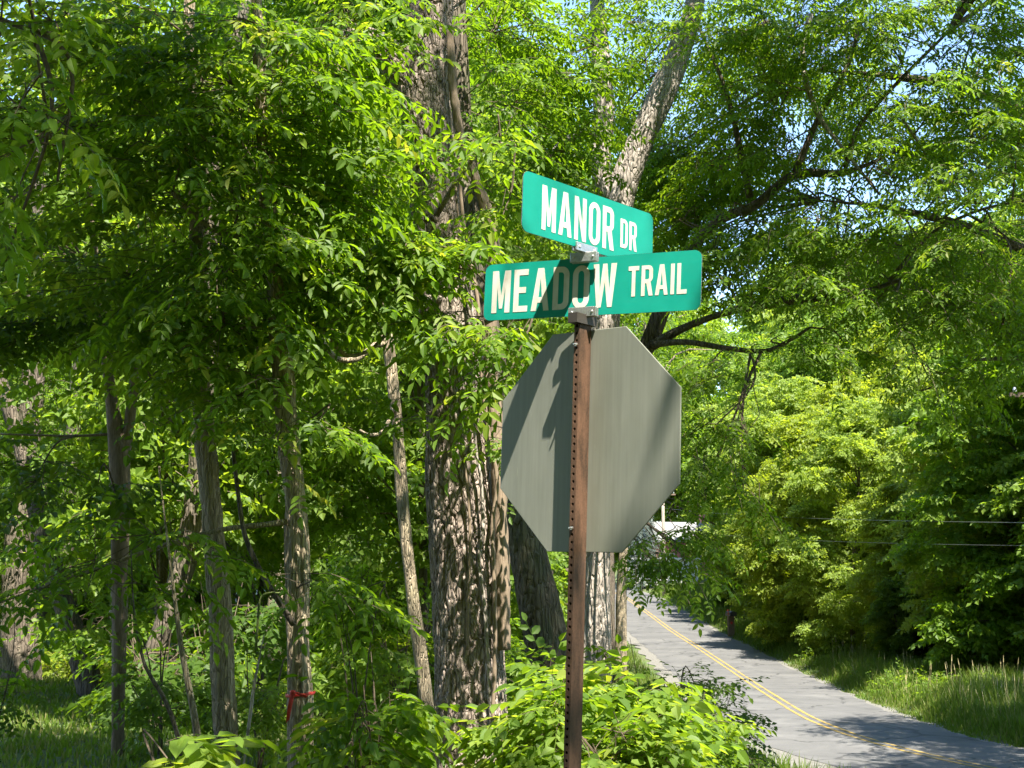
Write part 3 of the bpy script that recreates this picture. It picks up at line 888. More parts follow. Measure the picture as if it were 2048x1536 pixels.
def blade(cen, yaw, lean, BW, BH, lab, words):
    P = rrect(BW, BH, 0.026); n = len(P)
    V = np.vstack([np.column_stack([P[:, 0], np.full(n, y), P[:, 1]]) for y in (-0.0016, 0.0016)])
    o = obj('street_name_blade', MB().add(V, [np.array([list(range(n - 1, -1, -1))]), np.array([list(range(n, 2 * n))]), np.array([[k, (k + 1) % n, n + (k + 1) % n, n + k] for k in range(n)])]).mesh('street_name_blade', GREEN), sign)
    # bare edge line of the aluminium blank
    Q = rrect(BW + 0.0015, BH + 0.0015, 0.0265)
    V = np.vstack([np.column_stack([Q[:, 0], np.full(n, y), Q[:, 1]]) for y in (-0.0012, 0.0012)])
    obj('edge', MB().add(V, [np.array([[k, (k + 1) % n, n + (k + 1) % n, n + k] for k in range(n)])]).mesh('edge', GALV), o)
    Mw = Matrix.Translation(cen) @ Matrix.Rotation(math.radians(lean), 4, 'Y') @ Matrix.Rotation(math.radians(yaw), 4, 'Z')
    o.matrix_local = SIGN_M.inverted() @ Mw
    o['label'] = lab
    for t0, t1, wd, zm, hg in words: word(o, wd, -BW / 2 + BW * t0, -BW / 2 + BW * t1, zm, hg)
    return o
SIGN_M = Matrix.Translation(sign.location) @ sign.rotation_quaternion.to_matrix().to_4x4()
lo_b = blade((0.267, 4.6, 2.593), -27.0, 2.6, 0.82, 0.205, 'lower green blade reading MEADOW TRAIL', [(.038, .627, 'MEADOW', 0.0, 0.154), (.681, .939, 'TRAIL', 0.008, 0.106)])
hi_b = blade((0.276, 4.6, 2.823), 46.6, 1.8, 0.703, 0.207, 'upper green blade reading MANOR DR', [(.134, .676, 'MANOR', -0.002, 0.154), (.731, .863, 'DR', -0.004, 0.106)])
# brackets: a clamp on the post top and a crossed pair between the blades
def clamp(pyc, yaw, w, h, y0=0.012):
    mb = MB()
    mb.box((-w / 2, -y0, -h / 2), (w / 2, -0.0035, h / 2)); mb.box((-w / 2, 0.0035, -h / 2), (w / 2, y0, h / 2))
    for x in (-w * 0.36, w * 0.36):
        a = np.arange(6) * math.pi / 3
        V = np.vstack([np.column_stack([x + np.cos(a) * 0.005, np.full(6, y), np.sin(a) * 0.005]) for y in (-y0 - 0.004, -y0 + 0.001)])
        mb.add(V, [np.array([[k, (k + 1) % 6, 6 + (k + 1) % 6, 6 + k] for k in range(6)]), np.array([list(range(5, -1, -1))])])
    o = obj('bracket', mb.mesh('bracket', GALV), sign, (0, -pdp / 2, zloc(pyc)))
    o.rotation_euler = (0, 0, math.radians(40 + yaw))
    md = o.modifiers.new('bevel', 'BEVEL'); md.width = 0.0015; md.segments = 1
    return o
clamp(628, -27, 0.105, 0.034)
clamp(519, -27, 0.10, 0.034)
clamp(502, 46.6, 0.11, 0.030)
mb = MB(); mb.box((-pw / 2 - 0.008, -pdp / 2 - 0.038, -0.028), (pw / 2 + 0.008, pdp / 2 + 0.005, 0.006))
mb.box((-0.02, -0.02, 0.006), (0.02, 0.02, 0.012))
o = obj('post_cap', mb.mesh('post_cap', metal('dark_cap', (0.06, 0.05, 0.042), 0.6, 0.5)), sign, (0, -pdp / 2 + 0.012, ZTOP - 0.002))

# ------------------------------------------------------------------ the large trees in front
rA = np.random.default_rng(21)
C = lambda px, py, Y, rx, ry, rz, n: (at(px, py, Y), (rx, ry, rz), n)

# big furrowed trunk beside the sign
M_root, M_base, M_lp = px_tree('furrowed_tree', 'massive furrowed trunk standing just left of the sign post with vines up its side', 12.0,
    [(938, 1500, 150), (938, 1350, 138), (938, 1200, 136), (925, 1000, 134), (912, 800, 126), (893, 600, 114), (872, 420, 104), (855, 250, 104), (852, 140, 108), (862, 40, 92), (870, -60, 84)],
    limbs=[[(850, 180, 70), (800, 135, 72), (760, 95, 60), (725, 75, 48, 0.0), (690, 66, 44, -0.1)],
           [(865, 30, 40, 0.1), (960, -40, 32, 0.6), (1080, -120, 24, 1.2)],
           [(890, 600, 16, -0.2), (800, 585, 13, -0.6), (690, 520, 9, -0.9), (600, 500, 6, -1.0)],
           [(905, 700, 14, -0.3), (980, 640, 10, -0.8), (1040, 640, 6, -1.1)],
           [(872, 430, 14, -0.3), (960, 300, 9, -0.7), (1030, 290, 5, -0.9)]],
    mat=BK_MAIN, disp=furrow(0.021, 28, 3.8), segs=260, step=0.016, topext=6)
foliage(M_root, M_base, [
    C(690, 510, 11.0, 0.50, 0.40, 0.26, 24), C(800, 520, 10.9, 0.45, 0.35, 0.20, 20), C(920, 530, 10.8, 0.32, 0.3, 0.13, 12), C(760, 600, 10.9, 0.40, 0.35, 0.2, 14),
    C(985, 670, 10.7, 0.34, 0.3, 0.17, 14), C(1010, 740, 10.6, 0.24, 0.22, 0.14, 8), C(900, 640, 10.9, 0.25, 0.25, 0.15, 5),
    C(860, 330, 11.2, 0.34, 0.3, 0.16, 7), C(970, 290, 11.0, 0.30, 0.25, 0.12, 8), C(800, 370, 11.2, 0.30, 0.3, 0.15, 6), C(905, 470, 11.3, 0.15, 0.12, 0.08, 2),
    C(740, 110, 11.2, 0.42, 0.35, 0.26, 13), C(690, 30, 11.3, 0.5, 0.4, 0.25, 16), C(820, 40, 11.3, 0.25, 0.3, 0.15, 4),
    C(990, 880, 11.4, 0.14, 0.12, 0.2, 5), C(815, 830, 11.4, 0.20, 0.15, 0.2, 4), C(1010, 400, 11.0, 0.2, 0.2, 0.08, 4),
    ], 'ash_hi', LM['ash'], rA, k=5, L=(0.28, 0.55), parts=260, limbpts=M_lp, scale=(0.7, 1.5))

# vines on the big trunk
def vine(label, spec, Y, name='climbing_vine', mat=BK_VINE, disp=None, segs=8):
    P, Rd = path_px(spec, Y)
    me, pts, _ = stem_mesh(name, P, Rd, mat, disp, segs, 0.03)
    base = pts[0].copy(); me.transform(Matrix.Translation((-base).tolist()))
    o = obj(name, me, None, base)
    return tag(o, label, 'vine', 'vines climbing the big furrowed trunk')
vine('thick hairy vine bulging along the right edge of the big furrowed trunk', [(1004, 1300, 32), (1003, 1150, 34), (1000, 1000, 30), (992, 850, 28), (980, 700, 26), (985, 560, 26), (988, 500, 26), (976, 430, 25), (955, 370, 22), (935, 310, 20), (915, 240, 18), (905, 160, 17), (900, 60, 16)], 11.78, disp=shaggy(0.008, 60, 6), segs=22)
vine('thin pale vine winding down the sunlit face of the furrowed trunk', [(985, 1480, 9), (978, 1350, 8), (968, 1200, 8), (958, 1120, 7), (966, 1050, 8), (962, 960, 7), (952, 900, 6), (946, 800, 6), (950, 700, 5), (940, 560, 5), (925, 420, 5)], 11.66, mat=BK_PALE)
vine('slender brown vine close beside the thick hairy vine', [(985, 1440, 8), (990, 1300, 9), (988, 1150, 9), (985, 1050, 9), (994, 960, 8), (975, 850, 8), (960, 720, 8), (955, 600, 8), (930, 470, 8), (918, 350, 7)], 11.64)
vine('short thin vine on the middle of the furrowed trunk', [(935, 1300, 6), (936, 1200, 6), (940, 1100, 6), (937, 1000, 5), (930, 930, 4)], 11.64)

# dark companion trunk behind the stop sign
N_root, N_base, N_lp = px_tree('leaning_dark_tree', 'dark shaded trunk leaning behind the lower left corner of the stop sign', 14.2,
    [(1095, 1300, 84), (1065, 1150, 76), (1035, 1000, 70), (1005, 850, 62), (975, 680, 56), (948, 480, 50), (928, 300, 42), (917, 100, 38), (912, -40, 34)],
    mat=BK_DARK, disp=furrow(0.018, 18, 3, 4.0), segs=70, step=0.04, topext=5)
foliage(N_root, N_base, [C(1010, 180, 14, 0.9, 0.6, 0.5, 30), C(1060, 60, 14.2, 1.0, 0.7, 0.6, 40), C(1100, 260, 14.5, 0.7, 0.6, 0.5, 30),
    C(1000, 900, 13.4, 0.3, 0.2, 0.4, 6), C(1030, 350, 14.6, 0.7, 0.6, 0.5, 26), C(960, 40, 14.5, 0.8, 0.6, 0.5, 26)],
    'ash_hi', LM['ash'], rA, k=6, limbpts=N_lp, L=(0.3, 0.6), scale=(0.8, 1.05))

# forked tree behind the signs with limbs reaching over the road
LB = BK_DARK
P_root, P_base, P_lp = px_tree('forked_tree', 'pale barked tree forking above the green signs with limbs reaching out over the road', 16.5,
    [(1186, 1330, 72), (1186, 1180, 64), (1188, 1000, 66), (1195, 800, 72), (1208, 620, 70), (1225, 470, 72), (1240, 390, 62), (1275, 300, 58), (1318, 200, 54), (1362, 90, 48), (1395, -30, 40)],
    limbs=[[(1228, 450, 40), (1205, 380, 40), (1203, 300, 44), (1208, 240, 42), (1203, 150, 38), (1198, 60, 34), (1190, -40, 28)],
           [(1200, 285, 16, -0.1), (1175, 264, 16, -0.2), (1140, 275, 13, -0.3), (1115, 292, 10, -0.35), (1095, 318, 7, -0.4)],
           (BK_PALE, [(1225, 420, 22, -0.2), (1200, 372, 22, -0.28), (1192, 330, 22, -0.3), (1186, 285, 16, -0.25)]),
           (LB, [(1215, 900, 42, 0.2), (1262, 760, 36, 0.2), (1300, 680, 32, 0.1), (1332, 600, 27, 0), (1380, 500, 23, -0.2), (1440, 440, 20, -0.4), (1510, 410, 17, -0.6), (1590, 350, 14, -0.8), (1690, 345, 11, -1), (1800, 300, 7, -1.2)]),
           (LB, [(1290, 700, 24, 0.1), (1370, 655, 20, -0.2), (1470, 620, 18, -0.4), (1580, 600, 15, -0.7), (1700, 590, 11, -1), (1800, 560, 7, -1.2)]),
           (LB, [(1300, 690, 15, 0), (1370, 684, 12, -0.3), (1450, 696, 11, -0.5), (1530, 702, 10, -0.7), (1580, 680, 8, -0.8), (1620, 655, 5, -0.9)]),
           (LB, [(1500, 395, 16, -0.6), (1480, 300, 14, -0.8), (1465, 230, 11, -0.9), (1440, 150, 8, -1), (1400, 60, 6, -1)]),
           (BK_PALE, [(1620, 30, 13, -1.2), (1605, 120, 12, -1.3), (1632, 220, 11, -1.4), (1680, 290, 8, -1.5), (1760, 390, 5, -1.6)]),
           (BK_PALE, [(1800, 230, 5, -1.6), (1840, 290, 6, -1.5), (1870, 340, 5, -1.5), (1900, 390, 4, -1.5)]),
           (LB, [(1590, 345, 15, -0.8), (1640, 230, 12, -1), (1700, 120, 10, -1.2), (1730, 0, 8, -1.2), (1740, -60, 6, -1.2)]),
           (LB, [(1690, 335, 12, -1), (1720, 250, 10, -1.2), (1800, 160, 8, -1.4), (1900, 60, 6, -1.6)]),
           (LB, [(1780, 560, 10, -1.2), (1860, 470, 8, -1.5), (1960, 420, 6, -1.8), (2060, 400, 5, -2)])],
    mat=BK_PALE, disp=furrow(0.013, 26, 5, 9.0), segs=64, step=0.035, topext=5)
foliage(P_root, P_base, [
    C(1330, 20, 15.5, 0.7, 0.8, 0.3, 16), C(1450, 60, 15.3, 1.0, 0.8, 0.5, 46), C(1560, 50, 15.0, 0.9, 0.8, 0.4, 40), C(1700, 60, 14.8, 0.9, 0.8, 0.4, 36),
    C(1850, 60, 14.6, 1.0, 0.8, 0.45, 40), C(1980, 90, 14.4, 0.8, 0.7, 0.5, 32), C(1470, 180, 15.5, 0.6, 0.7, 0.4, 26), C(1560, 200, 15.2, 0.8, 0.6, 0.35, 24),
    C(1760, 180, 14.8, 0.7, 0.6, 0.25, 16), C(1900, 200, 14.4, 0.8, 0.7, 0.3, 24), C(2010, 260, 14.2, 0.6, 0.6, 0.4, 22), C(1440, 320, 16.2, 0.5, 0.5, 0.4, 24),
    C(1560, 300, 15.2, 0.6, 0.5, 0.2, 13), C(1800, 310, 14.7, 0.7, 0.6, 0.22, 16), C(1930, 380, 14.3, 0.7, 0.6, 0.3, 24), C(1500, 480, 15.4, 0.7, 0.6, 0.35, 24),
    C(1660, 450, 15.0, 0.7, 0.6, 0.25, 18), C(1800, 470, 14.7, 0.8, 0.6, 0.3, 28), C(1980, 500, 14.2, 0.7, 0.6, 0.35, 28), C(1620, 560, 15.0, 0.7, 0.5, 0.25, 20),
    C(1760, 600, 14.7, 0.7, 0.5, 0.3, 24), C(1900, 620, 14.3, 0.7, 0.6, 0.35, 28), C(2010, 680, 14.0, 0.5, 0.5, 0.4, 22), C(1880, 740, 14.2, 0.5, 0.4, 0.25, 14),
    C(1450, 590, 15.4, 0.5, 0.5, 0.2, 12), C(1380, 420, 16.8, 0.4, 0.4, 0.35, 16), C(1120, 150, 16.8, 0.6, 0.6, 0.5, 20), C(1270, 40, 16.6, 0.3, 0.4, 0.3, 5), C(1290, 130, 19.0, 0.6, 0.5, 0.5, 26), C(1270, 240, 19.0, 0.5, 0.5, 0.4, 22), C(1340, 330, 19.0, 0.5, 0.5, 0.4, 20),
    C(1420, 760, 15.0, 0.35, 0.35, 0.35, 12), C(1440, 860, 14.9, 0.4, 0.35, 0.30, 16), C(1420, 940, 14.9, 0.32, 0.3, 0.26, 11), C(1480, 990, 14.8, 0.35, 0.3, 0.18, 9), C(1560, 690, 15.0, 0.45, 0.4, 0.15, 7), C(1690, 690, 14.8, 0.4, 0.4, 0.2, 9), C(1300, 1110, 14.6, 0.28, 0.2, 0.10, 13), C(1345, 1075, 14.7, 0.2, 0.2, 0.1, 8), C(1400, 420, 16.9, 0.4, 0.4, 0.3, 18), C(1440, 520, 15.5, 0.45, 0.4, 0.25, 16), C(1350, 540, 15.9, 0.3, 0.3, 0.2, 8), C(1370, 1120, 14.6, 0.15, 0.2, 0.05, 3), C(1390, 1060, 14.8, 0.25, 0.2, 0.15, 6)],
    'ash_hi', LM['ash'], rA, k=7, parts=160, limbpts=P_lp, L=(0.3, 0.65), scale=(0.7, 1.0), droop=0.35)
rU = np.random.default_rng(61)
foliage(P_root, P_base, [((rU.uniform(1.5, 9.5), rU.uniform(8.5, 16.0), rU.uniform(10.5, 14.0)), (1.2, 1.2, 0.6), 26) for _ in range(26)], 'ash_big', LM['ash'], rU, k=6, limbpts=P_lp[P_lp[:, 2] > 7.0], L=(0.5, 0.9), scale=(0.9, 1.3), prune=sun_prune)  # unseen upper crown added to shade the boughs below it
R_root, R_base, R_lp = px_tree('overhanging_tree', 'tree at the right picture edge whose long boughs hang over the road', 18.5,
    [(2330, 1500, 80), (2310, 1100, 74), (2290, 700, 66), (2270, 300, 54), (2260, -100, 44)],
    limbs=[[(2290, 700, 34), (2150, 560, 26, -0.4), (1980, 470, 18, -0.8), (1800, 420, 12, -1.0), (1640, 400, 7, -1.1)],
           [(2275, 400, 34), (2120, 260, 26, -0.4), (1940, 180, 18, -0.6), (1760, 150, 12, -0.8), (1600, 140, 7, -0.9)],
           [(2262, 0, 30), (2080, -60, 22, -0.3), (1880, -80, 16, -0.5), (1650, -70, 9, -0.6)],
           [(2300, 850, 24), (2180, 760, 18, -0.3), (2050, 720, 12, -0.5), (1940, 720, 7, -0.6)]],
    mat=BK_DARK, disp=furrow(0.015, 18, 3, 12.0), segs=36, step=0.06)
rR = np.random.default_rng(44)
cls = []
for k in range(86):
    px = rR.uniform(1290, 2120); py = rR.uniform(-60, 700)
    if py > 520 + 0.30 * (px - 1500): continue
    cls.append(C(px, py, rR.uniform(16.5, 19.0) if px > 1480 else rR.uniform(18.0, 20.0), 0.62, 0.5, rR.uniform(0.15, 0.32), int(rR.uniform(12, 22))))
foliage(R_root, R_base, cls, 'ash_lo', LM['ash'], rR, k=7, limbpts=R_lp, L=(0.3, 0.65), scale=(0.75, 1.05), droop=0.35)

# ------------------------------------------------------------------ trees of the left-hand wood
SH = shaggy
A_root, A_base, A_lp = px_tree('shaggy_tree', 'slim shaggy trunk with a red ribbon tied low, left of the big furrowed trunk', 10.5,
    [(602, 1530, 54), (600, 1400, 50), (597, 1250, 46), (592, 1050, 44), (580, 900, 44), (562, 700, 40), (545, 500, 36), (532, 350, 32), (522, 200, 28), (516, 50, 24), (512, -40, 22)],
    limbs=[[(590, 1040, 14), (540, 1048, 11, -0.1), (440, 1060, 10, -0.2), (330, 1090, 9, -0.3), (230, 1125, 8, -0.4), (100, 1170, 6, -0.5), (0, 1205, 4, -0.6)],
           [(540, 480, 14), (470, 470, 16, -0.2), (410, 450, 16, -0.3), (375, 420, 14, -0.35), (345, 385, 10, -0.4)],
           [(555, 620, 12), (640, 660, 9, 0.2), (690, 710, 8, 0.3), (740, 700, 8, 0.4), (775, 665, 7, 0.5)]],
    mat=BK_SHAG, disp=SH(0.010), segs=48, step=0.025, topext=6)
foliage(A_root, A_base, [
    C(480, 430, 10.2, 0.5, 0.4, 0.3, 22), C(560, 480, 10.0, 0.4, 0.3, 0.2, 11), C(420, 560, 10.2, 0.6, 0.5, 0.3, 18), C(620, 330, 10.4, 0.5, 0.5, 0.3, 16), C(520, 250, 10.3, 0.8, 0.6, 0.4, 40),
    C(380, 300, 10.2, 0.8, 0.6, 0.4, 36), C(570, 130, 10.4, 0.7, 0.6, 0.4, 34), C(430, 100, 10.3, 0.8, 0.6, 0.4, 36), C(560, 590, 10.6, 0.4, 0.4, 0.2, 10), C(480, 650, 10.2, 0.6, 0.5, 0.3, 22), C(640, 860, 10.2, 0.18, 0.2, 0.12, 4),
    C(520, 780, 10.3, 0.5, 0.4, 0.3, 12), C(330, 1090, 10, 0.7, 0.4, 0.2, 9), C(200, 1150, 9.9, 0.6, 0.4, 0.2, 8), C(620, 730, 10.8, 0.3, 0.3, 0.15, 6), C(640, 1180, 10.0, 0.25, 0.2, 0.15, 4)],
    'ash_hi', LM['ash'], rA, k=6, parts=200, limbpts=A_lp, L=(0.3, 0.65), scale=(0.85, 1.35))

B_root, B_base, B_lp = px_tree('shaggy_tree', 'straight shaggy olive-brown trunk left of the ribboned tree', 11.2,
    [(456, 1540, 50), (448, 1380, 46), (438, 1200, 42), (426, 1050, 42), (412, 900, 42), (402, 760, 36), (398, 600, 32), (392, 420, 28), (384, 200, 24), (380, 0, 20)],
    mat=BK_SHAG, disp=SH(0.009, 34, 2, 3.3), segs=44, step=0.025, topext=5)
foliage(B_root, B_base, [C(300, 420, 11, 0.8, 0.6, 0.4, 36), C(200, 250, 11, 0.9, 0.7, 0.45, 44), C(330, 120, 11, 0.9, 0.7, 0.5, 44), C(260, 560, 11, 0.7, 0.6, 0.35, 26), C(390, 660, 10.9, 0.5, 0.4, 0.25, 13),
    C(330, 700, 11.2, 0.5, 0.4, 0.25, 12), C(200, 60, 11, 0.8, 0.6, 0.4, 34), C(440, 830, 10.9, 0.4, 0.3, 0.2, 6), C(500, 560, 11, 0.5, 0.4, 0.3, 16)],
    'shrub_hi', LM['shrub'], rA, k=6, parts=120, limbpts=B_lp, L=(0.3, 0.65), scale=(0.7, 1.4))

Cc_root, Cc_base, Cc_lp = px_tree('twin_stem_tree', 'dark slender tree splitting into a narrow Y at far left', 13.0,
    [(236, 1470, 26), (238, 1300, 28), (240, 1120, 34), (240, 980, 40), (238, 900, 42), (226, 820, 26), (216, 740, 22), (205, 640, 18), (190, 500, 15), (170, 300, 12)],
    limbs=[[(242, 930, 28), (258, 850, 22), (266, 780, 18), (272, 700, 15), (262, 600, 12), (280, 450, 10)],
           [(225, 868, 6), (150, 872, 5), (60, 870, 4), (0, 868, 3)]],
    mat=BK_VINE, disp=SH(0.006, 30, 2, 7.1), segs=30, step=0.03)
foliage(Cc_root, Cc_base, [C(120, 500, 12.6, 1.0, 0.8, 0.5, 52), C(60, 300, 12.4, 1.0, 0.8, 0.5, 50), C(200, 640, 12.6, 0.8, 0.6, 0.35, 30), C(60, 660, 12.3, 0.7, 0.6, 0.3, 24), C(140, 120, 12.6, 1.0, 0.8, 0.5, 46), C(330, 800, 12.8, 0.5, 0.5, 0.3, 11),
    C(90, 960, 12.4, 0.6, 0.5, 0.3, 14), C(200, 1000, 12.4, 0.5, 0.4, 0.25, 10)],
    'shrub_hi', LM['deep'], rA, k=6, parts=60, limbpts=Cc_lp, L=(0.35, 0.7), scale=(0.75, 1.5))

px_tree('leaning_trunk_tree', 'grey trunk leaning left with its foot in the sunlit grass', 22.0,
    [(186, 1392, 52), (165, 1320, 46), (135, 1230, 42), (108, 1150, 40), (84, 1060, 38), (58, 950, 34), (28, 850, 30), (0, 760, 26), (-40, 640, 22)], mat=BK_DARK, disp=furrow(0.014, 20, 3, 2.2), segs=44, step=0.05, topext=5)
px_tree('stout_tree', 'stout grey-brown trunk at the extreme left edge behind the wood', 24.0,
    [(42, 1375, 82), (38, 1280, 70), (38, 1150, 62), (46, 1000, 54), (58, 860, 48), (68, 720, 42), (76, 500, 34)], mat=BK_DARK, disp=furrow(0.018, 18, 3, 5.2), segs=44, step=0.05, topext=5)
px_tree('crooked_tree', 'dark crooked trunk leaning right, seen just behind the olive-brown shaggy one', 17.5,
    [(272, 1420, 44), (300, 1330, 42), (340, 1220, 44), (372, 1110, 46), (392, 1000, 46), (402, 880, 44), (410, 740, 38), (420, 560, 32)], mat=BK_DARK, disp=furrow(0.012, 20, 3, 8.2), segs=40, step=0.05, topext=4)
G_root, G_base, G_lp = px_tree('slim_grey_tree', 'slim grey trunk with a broken top between the ribboned tree and the furrowed trunk', 15.5,
    [(838, 1290, 26), (826, 1200, 24), (812, 1080, 24), (802, 960, 24), (796, 860, 24), (785, 760, 24), (774, 670, 26)],
    limbs=[[(790, 800, 9), (770, 860, 8, -0.2), (740, 870, 7, -0.3), (720, 860, 4, -0.4)], [(778, 690, 14), (750, 690, 12, -0.1), (715, 718, 12, -0.2), (675, 718, 11, -0.3), (650, 690, 9, -0.35), (630, 660, 7, -0.4)]],
    mat=BK_SHAG, disp=SH(0.005, 30, 2, 9.1), segs=24, step=0.04)
px_tree('slim_pole_tree', 'thin straight trunk behind the leaning trunk at the left', 31.0, [(128, 1230, 32), (130, 1150, 30), (138, 980, 30), (150, 820, 28), (158, 700, 26), (165, 500, 22)], mat=BK_DARK, disp=SH(0.006, 20, 2, 1.1), segs=24, step=0.06, topext=4)
# thin bare stems
def stick(name, label, spec, Y, mat, cat='stem'):
    P, Rd = path_px(spec, Y)
    me, pts, _ = stem_mesh(name, P, Rd, mat, None, 7, 0.06)
    b = pts[0].copy(); me.transform(Matrix.Translation((-b).tolist()))
    return tag(obj(name, me, None, b), label, cat)
stick('bare_sapling', 'thin leaning brown sapling stem left of the olive-brown shaggy trunk', [(405, 1560, 16), (392, 1450, 15), (375, 1360, 13), (362, 1290, 11), (350, 1200, 8), (335, 1080, 5), (318, 940, 2)], 9.6, BK_SHAG, 'sapling')
stick('dead_sapling', 'dark curving dead stem bowing down beside the thin sapling', [(368, 1560, 8), (355, 1470, 9), (330, 1400, 9), (300, 1350, 8), (284, 1310, 6), (268, 1220, 4), (262, 1100, 2)], 9.4, BK_DARK, 'sapling')
stick('leaning_pole', 'dark slanting pole leaning against the ribboned tree', [(588, 1250, 13), (556, 1200, 12), (520, 1140, 11), (490, 1070, 10), (478, 1000, 9), (466, 900, 8)], 10.2, BK_DARK)
stick('bare_stick', 'pale bare stick with a whitish top standing between the two shaggy trunks', [(484, 1560, 5), (494, 1480, 6), (502, 1420, 7), (507, 1380, 7), (516, 1330, 4), (528, 1270, 2)], 8.6, BK_PALE, 'stick')
# green forked weed stalk
stick('weed_stalk', 'pale green forked weed stalk right of the olive-brown trunk', [(512, 1300, 5), (516, 1240, 5), (520, 1200, 5), (535, 1186, 4), (560, 1186, 3)], 10.0, STEM_G, 'plant')

# red ribbon on the slim shaggy trunk
RIB = surf('red_tape', [(0.3, (0.50, 0.035, 0.03)), (0.7, (0.62, 0.07, 0.055))], (6, 6, 20), 4, 0.45, 0.3, 0.004)
rb0 = at(600, 1388, 10.5)
rib = thing('flagging_ribbon', 'red flagging ribbon tied round the slim shaggy trunk', 'ribbon', rb0)
a = np.linspace(0, 2 * np.pi, 40, endpoint=False)
rr = 0.109 + 0.006 * np.sin(a * 5)
V = []
for zz, ex in ((-0.012, 0), (-0.004, 0.003), (0.004, 0.002), (0.012, 0)):
    V.append(np.column_stack([np.cos(a) * (rr + ex), np.sin(a) * (rr + ex), zz + 0.010 * np.cos(a) + 0.004 * np.sin(a * 7)]))
V = np.concatenate(V); n = 40
Fq = [[k * n + j, k * n + (j + 1) % n, (k + 1) * n + (j + 1) % n, (k + 1) * n + j] for k in range(3) for j in range(n)]
band = obj('band', MB().add(V, [np.array(Fq)]).mesh('band', RIB, True), rib)
tp = at(586, 1384, 10.37) - rb0
def tail(p0, dx, ln, w, tw):
    n = 14; t = np.linspace(0, 1, n)
    V = []
    for side in (-1, 1):
        for dy in (-0.0012, 0.0012):
            V.append(np.column_stack([p0[0] + dx * t + side * w * 0.5 * np.cos(tw * t), p0[1] + side * w * 0.5 * np.sin(tw * t) + dy - 0.02 * np.sin(t * 3), p0[2] - ln * t + side * 0.012 * t]))
    V = np.concatenate(V); k = np.arange(n - 1)
    q = lambda a_, b_: np.stack([a_ * n + k, b_ * n + k, b_ * n + k + 1, a_ * n + k + 1], -1)
    return MB().add(V, [np.concatenate([q(0, 2), q(3, 1), q(1, 0), q(2, 3)])]).mesh('tail', RIB, True)
obj('tail', tail(tp, -0.035, 0.215, 0.034, 0.8), rib)
obj('tail', tail(tp + np.array([0.02, 0, 0.0]), 0.085, 0.035, 0.030, -1.2), rib)
obj('knot', MB().add(*tube(resample([tp + np.array([-0.02, -0.004, 0.006]), tp + np.array([0, -0.014, 0]), tp + np.array([0.02, -0.004, 0.004])], 7), np.array([0.006, 0.012, 0.016, 0.017, 0.016, 0.012, 0.006]), 8)).mesh('knot', RIB, True), rib)
# ------------------------------------------------------------------ shrubs and saplings
def shrub(label, px, py, Y, rad, n, name='shrub', tpl='shrub_hi', mat=None, parts=0, r=None, group=None, k=5, L=(0.2, 0.42), scale=(0.8, 1.15), flat=0.55, lean=0.0, lp=None, cat='shrub', depth=None, droop=0.2):
    """a shrub whose top shows at pixel (px, py); stems rise from the ground and carry leafy twigs"""
    r = np.random.default_rng(zlib.crc32(f'{label}{px:.0f}{Y:.1f}'.encode()))
    top = at(px, py, Y); gz = ground(top[0], Y)[0]
    base = np.array([top[0] + lean, Y, gz]); h = max(0.25, top[2] - gz)
    root = thing(name, label, cat, base, group)
    mb = MB(); ns = max(3, int(rad * 8)); lps = []
    for s in range(ns):
        a = r.uniform(0, 2 * math.pi); q = rad * r.uniform(0.15, 0.8)
        e = np.array([top[0] + math.cos(a) * q, Y + math.sin(a) * q * 0.8, gz + h * r.uniform(0.65, 0.97)])
        mid = base + (e - base) * 0.5 + np.array([0, 0, 0.12 * h]) + r.normal(0, 0.04, 3)
        pts = resample([base + r.normal(0, 0.03, 3) * [1, 1, 0] - [0, 0, 0.08], mid, e], 9)
        V, Fc = tube(pts, np.linspace(0.011, 0.003, 9), 5); mb.add(V, Fc); lps.append(pts[2:])
    me = mb.mesh('stems', BK_TWIG); me.transform(Matrix.Translation((-base).tolist())); obj('stems', me, root)
    lps = np.concatenate(lps)
    cz = gz + h * 0.55
    ncl = max(2, int(n / 16)); cls = []
    for c_ in range(ncl):
        a = r.uniform(0, 2 * math.pi); q = rad * math.sqrt(r.random()) * 0.75
        c = np.array([top[0] + math.cos(a) * q, Y + math.sin(a) * q * (depth or 0.8), gz + h * r.uniform(0.25, 0.86)])
        cls.append((c, (rad * 0.45, rad * 0.42, h * 0.16 + 0.06), max(4, n // ncl)))
    foliage(root, base, cls, tpl, mat or LM['shrub'], r, k=k, L=L, scale=scale, parts=parts, limbpts=lps, lp=lp, twr=0.0022, droop=droop)
    return root

rS = np.random.default_rng(77)
G1 = 'sunlit shrubs at the foot of the furrowed trunk'
shrub('bright leafy shrub right below the stop sign, left of the post', 1100, 1280, 10.6, 0.30, 60, parts=110, r=rS, group=G1, scale=(1.0, 1.5))
shrub('yellow-green shrub at bottom centre beside the furrowed trunk foot', 1035, 1445, 10.0, 0.24, 36, parts=90, r=rS, group=G1, mat=LM['locust'], scale=(1.0, 1.5))
shrub('round-leaved shrub at the bottom right of the furrowed trunk, beside the post', 1112, 1420, 9.4, 0.24, 44, parts=60, r=rS, group=G1, scale=(1.0, 1.5))
G2 = 'shrubs on the bank between post and road'
shrub('broad-leaved shrub immediately right of the post', 1230, 1285, 10.4, 0.42, 80, parts=120, r=rS, group=G2, scale=(1.2, 1.8))
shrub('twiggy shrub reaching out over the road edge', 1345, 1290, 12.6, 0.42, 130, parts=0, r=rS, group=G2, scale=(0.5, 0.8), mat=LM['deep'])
shrub('low shrub trailing on the bank right of the broad-leaved shrub', 1340, 1380, 11.0, 0.40, 80, parts=30, r=rS, group=G2, mat=LM['shrub'])
